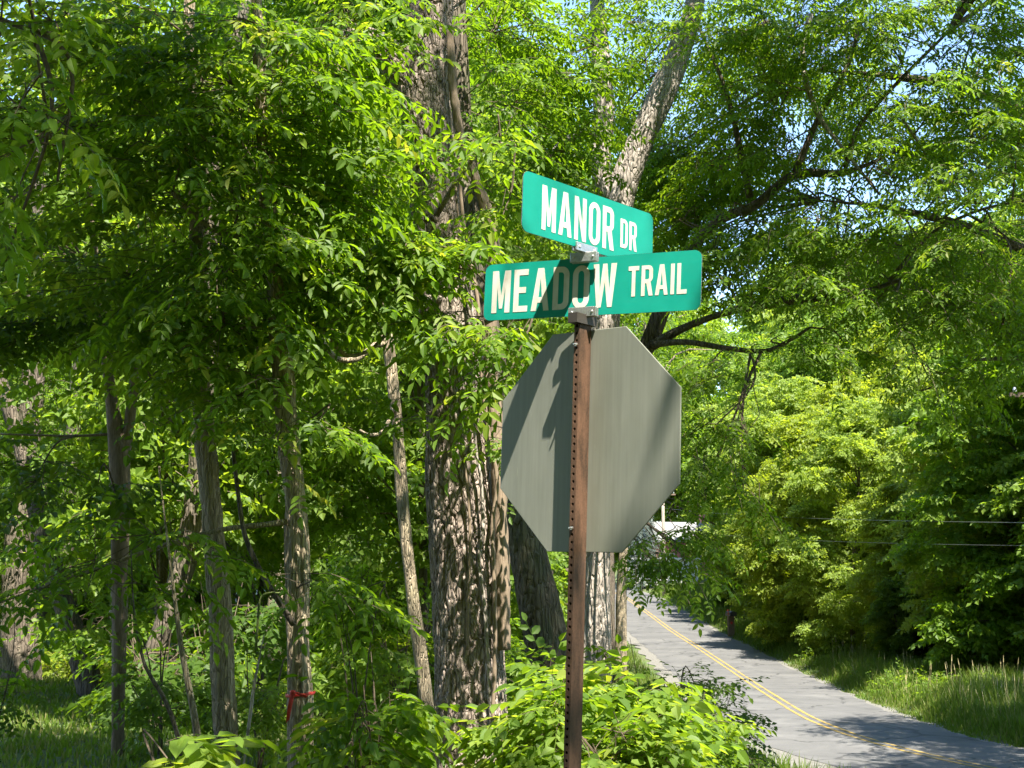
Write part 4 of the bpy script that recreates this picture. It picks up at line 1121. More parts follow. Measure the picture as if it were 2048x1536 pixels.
shrub('ferny low growth at the bottom of the bank beside the road', 1410, 1460, 11.0, 0.40, 70, tpl='shrub_hi', r=rS, group=G2, mat=LM['deep'], scale=(0.6, 0.9))
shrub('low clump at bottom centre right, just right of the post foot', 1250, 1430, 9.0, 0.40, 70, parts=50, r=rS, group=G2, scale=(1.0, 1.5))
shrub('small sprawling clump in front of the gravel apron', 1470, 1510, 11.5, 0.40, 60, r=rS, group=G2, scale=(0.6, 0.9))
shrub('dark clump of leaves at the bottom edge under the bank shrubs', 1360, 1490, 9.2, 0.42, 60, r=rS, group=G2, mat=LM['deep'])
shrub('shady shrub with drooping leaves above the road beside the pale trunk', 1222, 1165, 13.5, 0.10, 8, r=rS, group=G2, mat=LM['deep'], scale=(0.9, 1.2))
shrub('shaded shrub between the furrowed and pale trunks', 1095, 1220, 12.9, 0.36, 40, parts=30, r=rS, group=G1, scale=(1.1, 1.6))
shrub('scrubby bush hiding the near road edge beyond the twiggy shrub', 1300, 1262, 19.0, 0.8, 90, tpl='shrub_lo', r=rS, group=G2, mat=LM['shrub'], scale=(0.8, 1.2))
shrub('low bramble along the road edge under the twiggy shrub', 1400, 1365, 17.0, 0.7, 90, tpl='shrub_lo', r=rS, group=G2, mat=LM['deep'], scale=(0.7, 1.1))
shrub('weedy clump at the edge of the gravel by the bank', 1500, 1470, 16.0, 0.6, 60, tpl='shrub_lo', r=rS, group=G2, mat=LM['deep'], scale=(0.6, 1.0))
G3 = 'saplings under the left-hand trees'
shrub('large-leaved sapling arching beside the ribboned trunk', 735, 1370, 9.3, 0.20, 14, name='sapling', tpl='ash_hi', mat=LM['ash'], parts=110, r=rS, group=G3, k=5, scale=(1.1, 1.6), cat='sapling', lp=LP['ash'], L=(0.2, 0.4), droop=0.4)
shrub('leafy sapling left of the furrowed trunk', 740, 1245, 10.2, 0.24, 16, name='sapling', tpl='ash_hi', mat=LM['ash'], parts=120, r=rS, group=G3, k=5, scale=(1.1, 1.5), cat='sapling', lp=LP['ash'], L=(0.2, 0.4), droop=0.4)
shrub('bright limp-leaved seedling at the bottom left', 345, 1475, 7.6, 0.15, 14, name='seedling', parts=60, r=rS, cat='seedling', k=5, scale=(1.5, 2.2), L=(0.1, 0.2), mat=LM['locust'])
shrub('dim sapling between the ribboned and the furrowed trunks', 720, 1130, 13.5, 0.5, 34, name='sapling', tpl='ash_hi', mat=LM['ash'], r=rS, group=G3, k=6, cat='sapling')
shrub('thin-leaved sapling right of the olive-brown trunk', 520, 1250, 11.8, 0.45, 30, name='sapling', tpl='shrub_hi', mat=LM['shrub'], r=rS, group=G3, cat='sapling', scale=(0.6, 0.9))
shrub('low sapling in front of the crooked dark trunk', 330, 1180, 13.0, 0.45, 28, name='sapling', tpl='shrub_hi', mat=LM['shrub'], r=rS, group=G3, cat='sapling', scale=(0.8, 1.1))
shrub('low sapling at the left edge near the stout trunk', 0, 1200, 14.0, 0.4, 16, name='sapling', tpl='shrub_hi', mat=LM['deep'], r=rS, group=G3, cat='sapling', scale=(0.8, 1.1))
shrub('broad-leaved seedling low right of the ribboned trunk', 700, 1505, 9.0, 0.18, 12, name='seedling', parts=40, r=rS, cat='seedling', mat=LM['shrub'], scale=(1.1, 1.6))
shrub('yellowish bush in the sunlit gap beside the leaning trunk', 130, 1310, 25.0, 0.9, 60, tpl='shrub_lo', r=rS, mat=LM['locust'], scale=(1.0, 1.5))
# undergrowth rows further back in the wood
GU = 'undergrowth bushes deep in the left-hand wood'
for k in range(26):
    Y = rS.uniform(15, 34); px = rS.uniform(-60, 1000)
    if Y < 26 and px < 260: continue
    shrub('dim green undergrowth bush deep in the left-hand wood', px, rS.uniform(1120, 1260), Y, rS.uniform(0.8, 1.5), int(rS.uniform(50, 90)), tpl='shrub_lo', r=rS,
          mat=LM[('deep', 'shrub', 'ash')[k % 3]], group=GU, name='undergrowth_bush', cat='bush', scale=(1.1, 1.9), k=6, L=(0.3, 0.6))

# ------------------------------------------------------------------ tree kinds used again and again further back
def proto_tree(r, h, cw, nleaf, tpl, mat, bark, lo=0.15, trunk_r=0.16, scale=(0.9, 1.3), ncl=24, shape=1.0, prune=None, extra=()):
    """a whole tree at the origin: trunk, limbs and crown"""
    root = thing('broadleaf_tree', 'x', 'tree')
    bend = r.normal(0, 0.04 * h, 2)
    pts = resample([(0, 0, -0.3), (bend[0] * 0.2, bend[1] * 0.2, h * 0.3), (bend[0], bend[1], h * 0.65), (bend[0] * 1.2, bend[1] * 1.1, h * 0.95)], 16)
    mb = MB(); V, Fc = tube(pts, np.linspace(trunk_r * 1.2, trunk_r * 0.2, 16), 9, shaggy(trunk_r * 0.12, 12, 1.2)); mb.add(V, Fc)
    obj('trunk', mb.mesh('trunk', bark, True), root)
    cls = []; lp = [pts[3:]]
    lm = MB()
    for c_ in range(ncl):
        t = (c_ + r.random()) / ncl
        z = h * (lo + (0.97 - lo) * t)
        w = cw * math.sin(math.pi * min(0.97, (0.20 + 0.72 * t)) ** shape) 
        a = c_ * 2.4 + r.normal(0, 0.4); q = w * r.uniform(0.45, 0.85)
        c = np.array([math.cos(a) * q + bend[0] * t, math.sin(a) * q + bend[1] * t, z])
        s = cw * r.uniform(0.26, 0.44)
        cls.append((c, (s, s, s * 0.62), max(5, int(nleaf / ncl / 6))))
        j = int(np.clip((z - 0.12 * h) / h * 16, 2, 14))
        pl_ = resample([pts[j], (pts[j] + c) / 2 + np.array([0, 0, 0.06 * h]) * r.uniform(0, 1), c], 7)
        V, Fc = tube(pl_, np.linspace(trunk_r * 0.32, 0.015, 7), 5); lm.add(V, Fc); lp.append(pl_)
    obj('limbs', lm.mesh('limbs', bark, True), root)
    foliage(root, np.zeros(3), cls, tpl, mat, r, k=6, L=(0.35, 0.8), scale=scale, limbpts=np.concatenate(lp), branch=False, twr=0.006, roll=1.1, prune=prune, layered=0.15)
    return root
def copy_tree(o, loc, rz, sc, label, group, name=None, cat='tree'):
    c = o.copy(); COL.objects.link(c)
    if name: c.name = name
    c.location = loc; c.rotation_euler = (0, 0, rz); c.scale = sc
    tag(c, label, cat, group)
    for ch in o.children:
        d = ch.copy(); COL.objects.link(d); d.parent = c
    return c
def drop(o):
    for ch in list(o.children): bpy.data.objects.remove(ch)
    bpy.data.objects.remove(o)
rP = np.random.default_rng(5)
PR = {
    'far_a': proto_tree(rP, 15, 4.2, 9000, 'far', LM['shrub'], BK_DARK, 0.06),
    'far_b': proto_tree(rP, 16, 4.6, 9000, 'far', LM['sunny'], BK_DARK, 0.08),
    'far_l': proto_tree(rP, 13, 3.8, 8000, 'far', LM['locust'], BK_DARK, 0.06),
    'far_d': proto_tree(rP, 15, 4.4, 9000, 'far', LM['ash'], BK_DARK, 0.05),
    'far_k': proto_tree(rP, 9, 3.0, 7000, 'far', LM['deep'], BK_DARK, 0.03),
    'mid_a': proto_tree(rP, 9, 2.6, 5200, 'ash_lo', LM['ash'], BK_DARK, 0.22, 0.07, (1.0, 1.5), 30),
    'mid_m': proto_tree(rP, 10, 2.8, 4200, 'maple_lo', LM['shrub'], BK_DARK, 0.25, 0.08, (0.9, 1.2), 30),
    'can_a': proto_tree(rP, 17, 4.0, 2600, 'ash_big', LM['ash'], BK_SHAG, 0.50, 0.2, (1.0, 1.4), 30),
    'can_b': proto_tree(rP, 18, 3.8, 2400, 'ash_big', LM['ash'], BK_DARK, 0.52, 0.2, (1.0, 1.4), 26),
}
def put(kind, X, Y, s, label, group, rz=None, zs=None, dz=0.0, name=None):
    z = ground(X, Y)[0]
    return copy_tree(PR[kind], (X, Y, z + dz), rP.uniform(0, 6.28) if rz is None else rz, (s, s, zs or s * rP.uniform(0.92, 1.1)), label, group, name)

LOOK = {'far_a': 'mid-green', 'far_b': 'fresh green broad-leaved', 'far_l': 'yellow-green', 'far_d': 'deep green', 'mid_a': 'small-leaved', 'mid_m': 'broad-leaved', 'can_a': 'shaggy brown', 'can_b': 'dark'}
# understory trees 15 to 34 m into the wood
GM = 'young trees in the shade of the left-hand wood'
for k, (px, Y) in enumerate([(-120, 24), (330, 19), (530, 22), (850, 19), (150, 33), (470, 30), (700, 32), (930, 27), (-80, 26), (950, 36)]):
    X = (px - 1024) / F * Y
    kd = ('mid_a', 'mid_m')[k % 2]
    put(kd, X, Y, rP.uniform(0.8, 1.05), LOOK[kd] + ' young tree in the shade of the left-hand wood', GM, name='understory_tree')
# tall trees standing in the wood
GT = 'tall trunks deep in the left-hand wood'
for k, (px, Y) in enumerate([(700, 30), (330, 34), (560, 27), (90, 36), (930, 33), (640, 38), (250, 40), (450, 38), (1090, 36), (820, 28), (740, 36), (880, 31), (610, 33), (500, 35)]):
    X = (px - 1024) / F * Y
    kd = ('can_a', 'can_b')[k % 2]
    put(kd, X, Y, rP.uniform(0.9, 1.1), 'tall straight ' + LOOK[kd] + ' trunk standing deep in the left-hand wood', GT, name='tall_tree')
# leafy wall at the back of the wood
GF = 'sunlit trees closing the back of the left-hand wood'
for k in range(30):
    Y = 50 + (k % 3) * 11 + rP.uniform(-3, 3); px = -150 + (k / 29.0) * 1330 + rP.uniform(-40, 40)
    X = min((px - 1024) / F * Y, (1205 - 1024) / F * Y - 6.2)
    kd = ('far_a', 'far_b', 'far_l')[k % 3]
    put(kd, X, Y, rP.uniform(1.0, 1.3), LOOK[kd] + ' sunlit tree closing the back of the left-hand wood', GF)
# trees along the right side of the road
GR = 'wall of trees along the right side of the road'
row = [(25, 40, 'far_d', 1.05), (21.5, 45, 'far_a', 1.0), (18.8, 49, 'far_d', 1.0), (19.2, 55, 'far_b', 0.9), (18.0, 61, 'far_l', 0.66), (16.6, 67, 'far_b', 0.75), (16.2, 74, 'far_l', 0.95), (17.0, 81, 'far_l', 0.85), (17.8, 90, 'far_b', 0.95),
       (21, 85, 'far_l', 1.15), (18.6, 97, 'far_b', 1.1), (22, 96, 'far_a', 1.35), (26.5, 90, 'far_l', 1.45), (20, 106, 'far_a', 1.25), (24, 108, 'far_b', 1.6), (29, 106, 'far_a', 1.8), (32, 96, 'far_b', 1.6), (35, 116, 'far_a', 1.8), (26, 80, 'far_b', 1.0), (22, 72, 'far_a', 0.8), (25, 66, 'far_b', 1.0),
       (25, 53, 'far_b', 1.2), (27, 60, 'far_d', 1.1), (31, 70, 'far_a', 1.35), (33, 82, 'far_b', 1.5), (25, 119, 'far_b', 1.4), (26, 132, 'far_a', 1.9), (25, 136, 'far_l', 1.2), (32, 140, 'far_b', 2.0), (40, 104, 'far_a', 1.7), (9, 172, 'far_b', 1.8), (30, 46, 'far_d', 1.2), (17, 172, 'far_a', 2.0), (25, 166, 'far_b', 2.0), (1, 165, 'far_a', 1.9)]
for X, Y, kd, s in row:
    put(kd, X, Y, s, LOOK[kd] + ' tree in the dense wall along the right side of the road', GR, name='roadside_tree')
put('far_k', 17.6, 104, 0.8, 'dark low evergreen beside the far bend of the road', None, name='evergreen_bush')
put('far_k', 16.6, 58, 0.4, 'dark rounded bush at the foot of the right-hand trees', None, name='evergreen_bush')
# trees beyond the far bend and left of the road
GB = 'trees left of the road behind the forked tree'
for X, Y, kd, s in [(4.4, 56, 'can_a', 1.15), (1.2, 48, 'can_b', 1.1), (5.0, 70, 'can_b', 1.3), (3.2, 82, 'can_a', 1.4)]:
    put(kd, X, Y, s, 'tall ' + LOOK[kd] + ' trunked tree left of the road behind the forked tree', GB, name='tall_tree')
for X, Y, kd, s in [(-1.6, 60, 'far_b', 1.0), (0.8, 84, 'far_l', 1.0), (-3, 76, 'far_a', 1.3), (0.8, 100, 'far_b', 1.1), (-3, 98, 'far_a', 1.4), (-8, 90, 'far_b', 1.4), (3.8, 116, 'far_l', 0.8), (-4, 122, 'far_a', 1.6), (-12, 110, 'far_b', 1.5)]:
    put(kd, X, Y, s, LOOK[kd] + ' tree left of the road behind the forked tree', GB)
# tall trees added around the camera, unseen, to shade the sign and the wood
GC = 'tall trees added overhead for shade'
for X, Y, kd, s in [(-11, 8.5, 'can_a', 1.0), (-11, 13, 'can_b', 0.9), (8.5, 7.0, 'can_b', 0.9), (14.5, 24, 'can_a', 0.95), (12.6, 21, 'can_b', 0.9), (15.5, 28.5, 'can_b', 0.95), (17.5, 20, 'can_a', 1.0), (19.5, 33, 'can_b', 1.0), (13.9, 30, 'can_a', 0.9)]:
    put(kd, X, Y, s, 'tall tree added overhead outside the picture to shade the scene', GC, name='added_shade_tree')
def overhead(X, Y, h, cw, n, seed, lo=0.50, ncl=30):
    z = ground(X, Y)[0]; b = np.array([X, Y, z])
    o = proto_tree(np.random.default_rng(seed), h, cw, n, 'ash_big', LM['ash'], BK_SHAG, lo, 0.2, (0.9, 1.3), ncl, prune=lambda P: sun_prune(P + b))
    o.name = 'added_shade_tree'; o.location = b; tag(o, 'tall tree added overhead outside the picture to shade the scene', 'tree', GC)
    return o
overhead(-3.3, 4.2, 15, 5.2, 10500, 31, ncl=44)
overhead(-7.5, 5.0, 17, 5.0, 8000, 32, ncl=40)
overhead(5.4, 0.8, 14, 4.2, 6500, 33, ncl=40)
overhead(-2.4, -1.5, 16, 4.8, 4500, 34)
# unseen woods added behind the camera to cut sky light on the sign
GH = 'woods added behind the camera to block sky light'
for k in range(16):
    a = math.radians(-170 + k * 10.7); rr_ = (19, 27)[k % 2] + rP.uniform(-2, 2)
    kd = ('far_d', 'far_a', 'far_b')[k % 3]
    put(kd, math.cos(a) * rr_ * 1.1, math.sin(a) * rr_, rP.uniform(0.9, 1.15), 'unseen woodland tree added behind the camera to block sky light', GH, name='added_woodland_tree')
near = overhead(-3.6, 1.8, 13, 4.2, 2500, 35)  # another added shade tree; its low limb hangs into view
nb = np.array(near.location)
Pl = np.array([nb + [0, 0, 4.6], at(-420, -160, 4.0), at(-150, -40, 4.6), at(0, 40, 4.9), at(120, 70, 5.0)]); 
me, nlp, _ = stem_mesh('limb', Pl, np.array([0.05, 0.03, 0.016, 0.009, 0.004]), BK_SHAG, None, 8, 0.08)
me.transform(Matrix.Translation((-nb).tolist())); obj('limb', me, near)
foliage(near, nb, [C(70, 70, 4.9, 0.18, 0.2, 0.08, 5), C(40, 190, 4.8, 0.18, 0.2, 0.09, 6), C(-30, 320, 4.7, 0.15, 0.2, 0.10, 4), C(30, 390, 5.2, 0.15, 0.2, 0.06, 3)], 'ash_hi', LM['ash'], rA, k=4, L=(0.15, 0.3), parts=60, limbpts=nlp, scale=(0.7, 0.95), droop=0.45)
for o in PR.values(): drop(o)

# ------------------------------------------------------------------ grey-blue conifer, house, mailbox, pole, wires
def conifer(label, X, Y, h, w):
    r = np.random.default_rng(9); z = ground(X, Y)[0]; base = np.array([X, Y, z])
    root = thing('spruce_tree', label, 'tree', base)
    V, Fc = tube(np.array([(0, 0, -0.2), (0, 0, h * 0.5), (0, 0, h)]), np.array([0.18, 0.1, 0.02]), 8)
    obj('trunk', mesh_np('trunk', V, Fc, BK_DARK, True), root)
    P, D, L = [], [], []
    for lv in np.linspace(0.06, 0.98, 34):
        rr_ = w * (1 - lv) + 0.1
        for a in np.arange(0, 2 * math.pi, 2 * math.pi / max(5, int(14 * (1 - lv)) + 4)):
            a += r.normal(0, 0.15)
            for t in np.linspace(0.3, 1, 5):
                P.append((math.cos(a) * rr_ * t, math.sin(a) * rr_ * t, h * lv - 0.22 * rr_ * t + 0.05)); D.append((math.cos(a), math.sin(a), -0.25)); L.append(0.3)
    pos, R, tw = sprays(np.array(P), np.array(D), np.array(L), 3, r, 0.3)
    V, Fc, T = place_leaves('shrub_lo', pos, R, np.full(len(pos), 1.5), r)
    o = obj('crown', mesh_np('crown', V, Fc, LM['spruce'], False, T), root); o['kind'] = 'stuff'
    V, Fc = strands(tw[0], tw[1], 0.01, 0.006); obj('branches', mesh_np('branches', V, Fc, BK_TWIG), root)
    return root
q = at(1285, 1110, 130); conifer('grey-blue conifer seen past the lower right corner of the stop sign', q[0], 130, 9.5, 2.6)

BRICK = surf('far_brick', [(0.3, (0.34, 0.13, 0.10)), (0.7, (0.44, 0.20, 0.15))], (4, 4, 8), 6, 0.9, 0.2)
SIDING = surf('white_siding', [(0.3, (0.74, 0.74, 0.73)), (0.7, (0.82, 0.82, 0.81))], (1, 1, 8), 4, 0.7, 0)
ROOF = surf('grey_shingle', [(0.3, (0.14, 0.14, 0.14)), (0.7, (0.22, 0.22, 0.21))], (4, 4, 4), 5, 0.9, 0.3)
GLASS = surf('window_glass', [(0.3, (0.03, 0.04, 0.05)), (0.7, (0.06, 0.07, 0.08))], (1, 1, 1), 2, 0.1, 0, spec=0.8)
def house(label, X, Y, w, d, h, wall, gable, brick_w=0.0, rz=0.0):
    z = ground(X, Y)[0]
    root = thing('house', label, 'house', (X, Y, z)); root.rotation_euler = (0, 0, rz)
    obj('wall', MB().box((-w / 2, -d / 2, -1.0), (w / 2, d / 2, h)).mesh('wall', wall), root)
    rh = d * 0.30; e = 0.4
    V = [(-w / 2 - e, -d / 2 - e, h), (w / 2 + e, -d / 2 - e, h), (w / 2 + e, 0, h + rh), (-w / 2 - e, 0, h + rh), (-w / 2 - e, d / 2 + e, h), (w / 2 + e, d / 2 + e, h),
         (-w / 2 - e, -d / 2 - e, h + .18), (w / 2 + e, -d / 2 - e, h + .18), (w / 2 + e, 0, h + rh + .18), (-w / 2 - e, 0, h + rh + .18), (-w / 2 - e, d / 2 + e, h + .18), (w / 2 + e, d / 2 + e, h + .18)]
    rf = obj('roof', MB().add(V, [np.array([(0, 3, 2, 1), (3, 4, 5, 2), (6, 7, 8, 9), (9, 8, 11, 10), (0, 1, 7, 6), (4, 10, 11, 5), (0, 6, 9, 3), (3, 9, 10, 4), (1, 2, 8, 7), (2, 5, 11, 8)])]).mesh('roof', ROOF), root)
    obj('chimney', MB().box((w * 0.2, -0.3, h + rh * 0.5), (w * 0.2 + 0.7, 0.4, h + rh + 1.0)).mesh('chimney', BRICK), rf)
    for s_ in (-1, 1):
        V = [(s_ * w / 2 * 0.998, -d / 2, h), (s_ * w / 2 * 0.998, d / 2, h), (s_ * w / 2 * 0.998, 0, h + rh)]
        obj('gable', MB().add(V, [np.array([(0, 1, 2)])]).mesh('gable', gable), root)
    nw = max(2, int(w / 2.6))
    for k in range(nw):
        x = -w / 2 + (k + 0.5) * w / nw
        if k == nw // 2:
            dr = obj('door', MB().box((x - 0.5, -d / 2 - 0.05, -0.1), (x + 0.5, -d / 2 + 0.02, 2.05)).mesh('door', ROOF), root)
            obj('handle', MB().box((x + 0.36, -d / 2 - 0.1, 0.95), (x + 0.42, -d / 2 - 0.05, 1.05)).mesh('handle', BOLT), dr)
            continue
        wi = obj('window', MB().box((x - 0.55, -d / 2 - 0.06, 0.9), (x + 0.55, -d / 2 + 0.02, 2.2)).mesh('window', SIDING), root)
        for u in (-0.26, 0.26):
            obj('pane', MB().box((x + u - 0.22, -d / 2 - 0.075, 0.98), (x + u + 0.22, -d / 2 - 0.055, 2.12)).mesh('pane', GLASS), wi)
    return root
q = at(1370, 1120, 150); house('brick house with white lower storey far beyond the road bend', q[0], 150, 9.5, 7, 3.4, BRICK, SIDING, rz=0.25)
q = at(1318, 1134, 138); z_ = ground(q[0], 138)[0]
gar = thing('white_garage', 'low bright white garage beside the grey-blue conifer past the stop sign', 'garage', (q[0], 138, z_))
obj('wall', MB().box((-3.6, -2.5, -1), (3.6, 2.5, 2.3)).mesh('wall', SIDING), gar)
obj('roof', MB().box((-3.9, -2.8, 2.3), (3.9, 2.8, 2.5)).mesh('roof', SIDING), gar)
for x in (-1.7, 1.7):
    dd = obj('garage_door', MB().box((x - 1.3, -2.56, 0), (x + 1.3, -2.5, 2.0)).mesh('garage_door', WHT), gar)
    for zz in (0.5, 1.0, 1.5): obj('seam', MB().box((x - 1.3, -2.575, zz - 0.012), (x + 1.3, -2.562, zz + 0.012)).mesh('seam', ROOF), dd)
q = at(690, 1000, 45); house('white house glimpsed through the trunks at left', q[0], 45, 6.5, 5, 5.2, SIDING, SIDING)

# mailbox on the right verge
q = at(1462, 1240, 84); mz = ground(q[0], 84)[0]
DARKM = metal('dark_mailbox', (0.05, 0.045, 0.045), 0.5, 0.3)
REDM = surf('red_flag', [(0.3, (0.45, 0.04, 0.03)), (0.7, (0.55, 0.06, 0.04))], (2, 2, 2), 3, 0.5, 0)
WOODP = surf('weathered_post', [(0.3, (0.12, 0.085, 0.06)), (0.7, (0.21, 0.15, 0.11))], (10, 10, 1.5), 4, 0.9, 0.3)
mail = thing('mailbox', 'dark mailbox with red flag on a wooden post beside the road', 'mailbox', (q[0], 84, mz)); mail.rotation_euler = (0, 0, 0.2); mail.scale = (1.9, 1.5, 1.25)
obj('post', MB().box((-0.10, -0.05, -0.3), (0.10, 0.10, 1.02)).mesh('post', WOODP), mail)
a = np.linspace(0, math.pi, 9); prof = [(-0.11, 0.0)] + [(-0.11 * math.cos(t), 0.12 + 0.11 * math.sin(t)) for t in a] + [(0.11, 0.0)]
n = len(prof); V = [(-x if False else x, y, 1.02 + z) for y in (-0.28, 0.28) for x, z in prof]
obj('box', MB().add(V, [np.array([[k, (k + 1) % n, n + (k + 1) % n, n + k] for k in range(n)]), np.array([list(range(n - 1, -1, -1))]), np.array([list(range(n, 2 * n))])]).mesh('box', DARKM), mail)
obj('door', MB().box((-0.115, -0.292, 1.02), (0.115, -0.281, 1.2)).mesh('door', DARKM), mail)
obj('flag', MB().box((-0.125, -0.12, 1.08), (-0.112, -0.09, 1.3)).box((-0.125, -0.12, 1.24), (-0.112, 0.02, 1.33)).mesh('flag', REDM), mail)
obj('reflector', MB().box((-0.035, -0.062, 0.62), (0.035, -0.051, 0.74)).mesh('reflector', REDM), mail)

# utility pole and wires
def pole(label, X, Y, h):
    z = ground(X, Y)[0]
    root = thing('utility_pole', label, 'pole', (X, Y, z), 'utility poles carrying the wires')
    V, Fc = tube(np.array([(0, 0, -0.5), (0, 0, h * 0.5), (0.02, 0, h)]), np.array([0.17, 0.15, 0.12]), 12)
    obj('shaft', mesh_np('shaft', V, Fc, surf('pole_wood', [(0.3, (0.20, 0.17, 0.14)), (0.7, (0.31, 0.27, 0.23))], (12, 12, 1), 4, 0.9, 0.3), True), root)
    obj('crossarm', MB().box((-1.1, -0.2, h - 0.7), (1.1, -0.1, h - 0.58)).mesh('crossarm', WOODP), root)
    for x in (-0.95, -0.35, 0.35, 0.95):
        V, Fc = tube(np.array([(x, -0.15, h - 0.58), (x, -0.15, h - 0.5), (x, -0.15, h - 0.42)]), np.array([0.05, 0.06, 0.03]), 8)
        obj('insulator', mesh_np('insulator', V, Fc, GALV), root)
    return root
pA = at(1327, 1090, 118); pole('grey utility pole beside the white garage beyond the bend', pA[0], 118, 9.5)
pB = at(2110, 1100, 38); pole('utility pole just outside the right picture edge', pB[0], 38, 9.5)
WIRE = metal('wire_aluminium', (0.17, 0.18, 0.17), 0.45, 0.6)
for lab, ya, yb, sag in (('upper pale overhead wire crossing the trees at right', 1016, 1046, 0.25), ('lower overhead wire crossing the trees at right', 1056, 1092, 0.3)):
    a_, b_ = at(1327, ya, 118), at(2110, yb, 38)
    t = np.linspace(0, 1, 60)[:, None]
    pts = a_ * (1 - t) + b_ * t; pts[:, 2] -= (4 * sag * t * (1 - t))[:, 0]
    V, Fc = tube(pts - a_, np.full(60, 0.010 if 'upper' in lab else 0.007), 6)
    tag(obj('overhead_wire', mesh_np('overhead_wire', V, Fc, WIRE, True), None, a_), lab, 'wire', 'overhead wires')

# ------------------------------------------------------------------ grass and ground cover
def blades(name, label, X, Y, hmin, hmax, w, mat, r, tall=None):
    n = len(X); Z = ground(X, Y)
    h = r.uniform(hmin, hmax, n) * (tall if tall is not None else 1.0)
    a = r.uniform(0, 2 * math.pi, n); b = r.uniform(0, 2 * math.pi, n); ln = r.uniform(0.1, 0.55, n) * h
    sx, sy = np.cos(a) * w * 0.5, np.sin(a) * w * 0.5
    P = np.stack([X, Y, Z - 0.02], -1)
    tilt = np.stack([np.cos(b) * ln, np.sin(b) * ln, h], -1)
    s = np.stack([sx, sy, 0 * sx], -1)
    V = np.stack([P - s, P + s, P + tilt * [0.4, 0.4, 0.62] + s * 0.7, P + tilt * [0.4, 0.4, 0.62] - s * 0.7, P + tilt], 1).reshape(-1, 3)
    k = (np.arange(n) * 5)[:, None]
    T = r.random(n)
    o = obj(name, mesh_np(name, V, [k + [0, 1, 2, 3], k + [3, 2, 4]], mat, False, np.concatenate([T, T])))
    return tag(o, label, 'grass', None, 'stuff')
rG = np.random.default_rng(8)
def verge(n, off0, off1, k0, k1):
    i = rG.integers(k0, k1, n); t = rG.random(n)
    R = np.stack([RT[i, 1], -RT[i, 0]], -1)
    off = off0 + (off1 - off0) * rG.random(n)
    j = rG.normal(0, 0.25, (n, 2))
    p = RC[i, :2] + R * off[:, None] + RT[i] * (rG.random(n)[:, None] - 0.5) * 0.9 + j * 0.4
    return p[:, 0], p[:, 1], off
kk = np.where((RC[:, 1] > 22) & (RC[:, 1] < 125))[0]
X, Y, off = verge(90000, 3.05, 8.5, kk[0], kk[-1])
cl = 0.55 + 0.6 * sstep(-0.3, 0.5, vnoise(np.stack([X * 0.5, Y * 0.5, X * 0], -1)))
blades('verge_grass', 'tall grass on the verge along the right edge of the road', X, Y, 0.25, 0.75, 0.035, LM['grass'], rG, cl * sstep(2.9, 4.6, off) + 0.18)
X, Y, off = verge(30000, -9.0, -3.9, kk[0], kk[-1])
blades('bank_grass', 'grass on the bank along the left edge of the road', X, Y, 0.15, 0.5, 0.03, LM['grass'], rG)
n = 110000
X = rG.uniform(-14, 4, n); Y = rG.uniform(9, 34, n)
blades('woodland_grass', 'short grass and ground cover on the floor of the wood', X, Y, 0.04, 0.13, 0.03, LM['grass'], rG)
# weeds and dry stalks among the verge grass
X, Y, off = verge(5200, 3.5, 9.5, kk[0], kk[-1])
sel = vnoise(np.stack([X * 0.35 + 5, Y * 0.35, X * 0], -1)) > 0.0
X, Y = X[sel], Y[sel]; n = len(X); Z = ground(X, Y) + rG.uniform(0.05, 0.75, n)
dr = np.stack([rG.normal(0, 1, n), rG.normal(0, 1, n), rG.normal(0.1, 0.3, n)], -1)
V, Fc, T = place_leaves('shrub_lo', np.stack([X, Y, Z], -1), rot_frame(dr, np.array([[0, 0, 1.0]]) + rG.normal(0, 0.3, (n, 3))), rG.uniform(0.8, 1.6, n), rG)
tag(obj('verge_weeds', mesh_np('verge_weeds', V, Fc, LM['shrub'], False, T)), 'leafy weeds growing among the tall verge grass', 'weeds', None, 'stuff')
X, Y, off = verge(1100, 3.9, 8.5, kk[0], kk[-1])
sel = vnoise(np.stack([X * 0.6, Y * 0.6 + 3, X * 0], -1)) > 0.1
X, Y = X[sel], Y[sel]; n = len(X); Z = ground(X, Y); A_ = np.stack([X, Y, Z], -1)
B_ = A_ + np.stack([rG.normal(0, 0.12, n), rG.normal(0, 0.12, n), rG.uniform(0.6, 1.15, n)], -1)
STRAW = surf('straw', [(0.3, (0.26, 0.22, 0.10)), (0.7, (0.42, 0.36, 0.19))], (1, 1, 1), 2, 0.8, 0)
V, Fc = strands(A_, B_, 0.005, 0.003); mb = MB(); mb.add(V, Fc)
V, Fc = strands(B_ - (B_ - A_) * 0.04, B_ + (B_ - A_) * 0.16, 0.011, 0.003); mb.add(V, Fc)
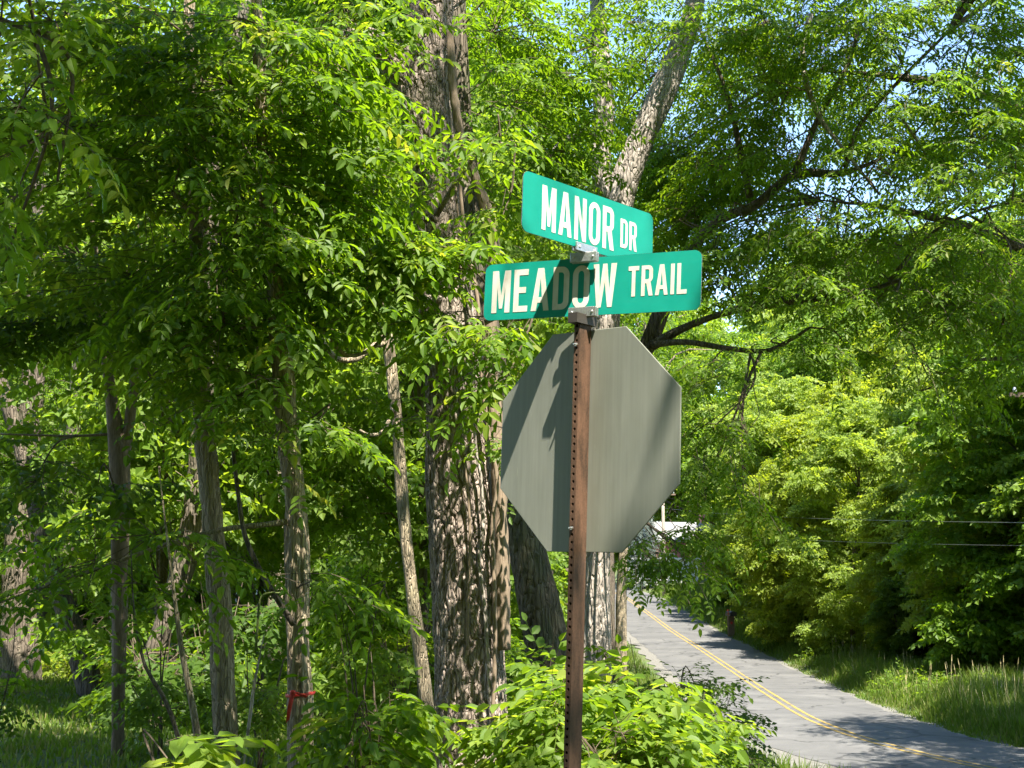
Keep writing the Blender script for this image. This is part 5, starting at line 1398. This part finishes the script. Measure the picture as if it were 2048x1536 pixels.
tag(obj('seed_stalks', mb.mesh('seed_stalks', STRAW)), 'dry tan seed stalks standing above the verge grass', 'grass', None, 'stuff')

# ------------------------------------------------------------------ say which one, for things that repeat
LEFT_MARKS = [(-150, 'outside the left picture edge'), (40, 'behind the stout left trunk'), (130, 'behind the leaning trunk'), (240, 'behind the Y-shaped tree'), (335, 'behind the crooked trunk'), (440, 'behind the olive-brown shaggy trunk'),
              (595, 'behind the ribboned trunk'), (705, 'right of the ribboned trunk'), (815, 'behind the slim grey trunk'), (930, 'behind the big furrowed trunk'), (1060, 'behind the stop sign'), (1190, 'behind the forked tree')]
RIGHT_MARKS = [(1180, 'beyond the far bend'), (1330, 'by the utility pole'), (1470, 'above the mailbox'), (1620, 'midway along the verge'), (1800, 'above the tall verge grass'), (1980, 'at the right picture edge'), (2200, 'just outside the right picture edge')]
ORD = ['nearest', 'second', 'third', 'fourth', 'fifth', 'sixth', 'seventh', 'eighth']
WHAT = {GM: ('young tree', LEFT_MARKS), GT: ('tall straight trunk', LEFT_MARKS), GF: ('sunlit backdrop tree', LEFT_MARKS), GU: ('dim undergrowth bush', LEFT_MARKS), GB: ('tree left of the road', LEFT_MARKS), GR: ('roadside tree', RIGHT_MARKS)}
books = {}
for o in list(SC.objects):
    g_ = o.get('group')
    if o.parent is None and g_ in WHAT:
        px = 1024 + F * o.location.x / max(o.location.y, 1)
        noun, marks = WHAT[g_]
        mark = min(marks, key=lambda t_: abs(t_[0] - px))[1]
        adj = next((w_ for w_ in ('yellow-green', 'deep green', 'mid-green', 'fresh green', 'small-leaved', 'broad-leaved', 'shaggy brown', 'dark') if o['label'].startswith(w_) or (' ' + w_ + ' ') in o['label']), '')
        books.setdefault((adj, noun, mark), []).append(o)
for (adj, noun, mark), ob in books.items():
    ob.sort(key=lambda o_: o_.location.y)
    for k, o in enumerate(ob):
        t_ = ' '.join(x for x in (adj, noun, mark) if x)
        o['label'] = t_ if len(ob) == 1 else t_ + ', ' + ORD[min(k, 7)] + ' of ' + ('two', 'three', 'four', 'five', 'six', 'seven', 'eight')[min(len(ob), 8) - 2] + ' in depth'
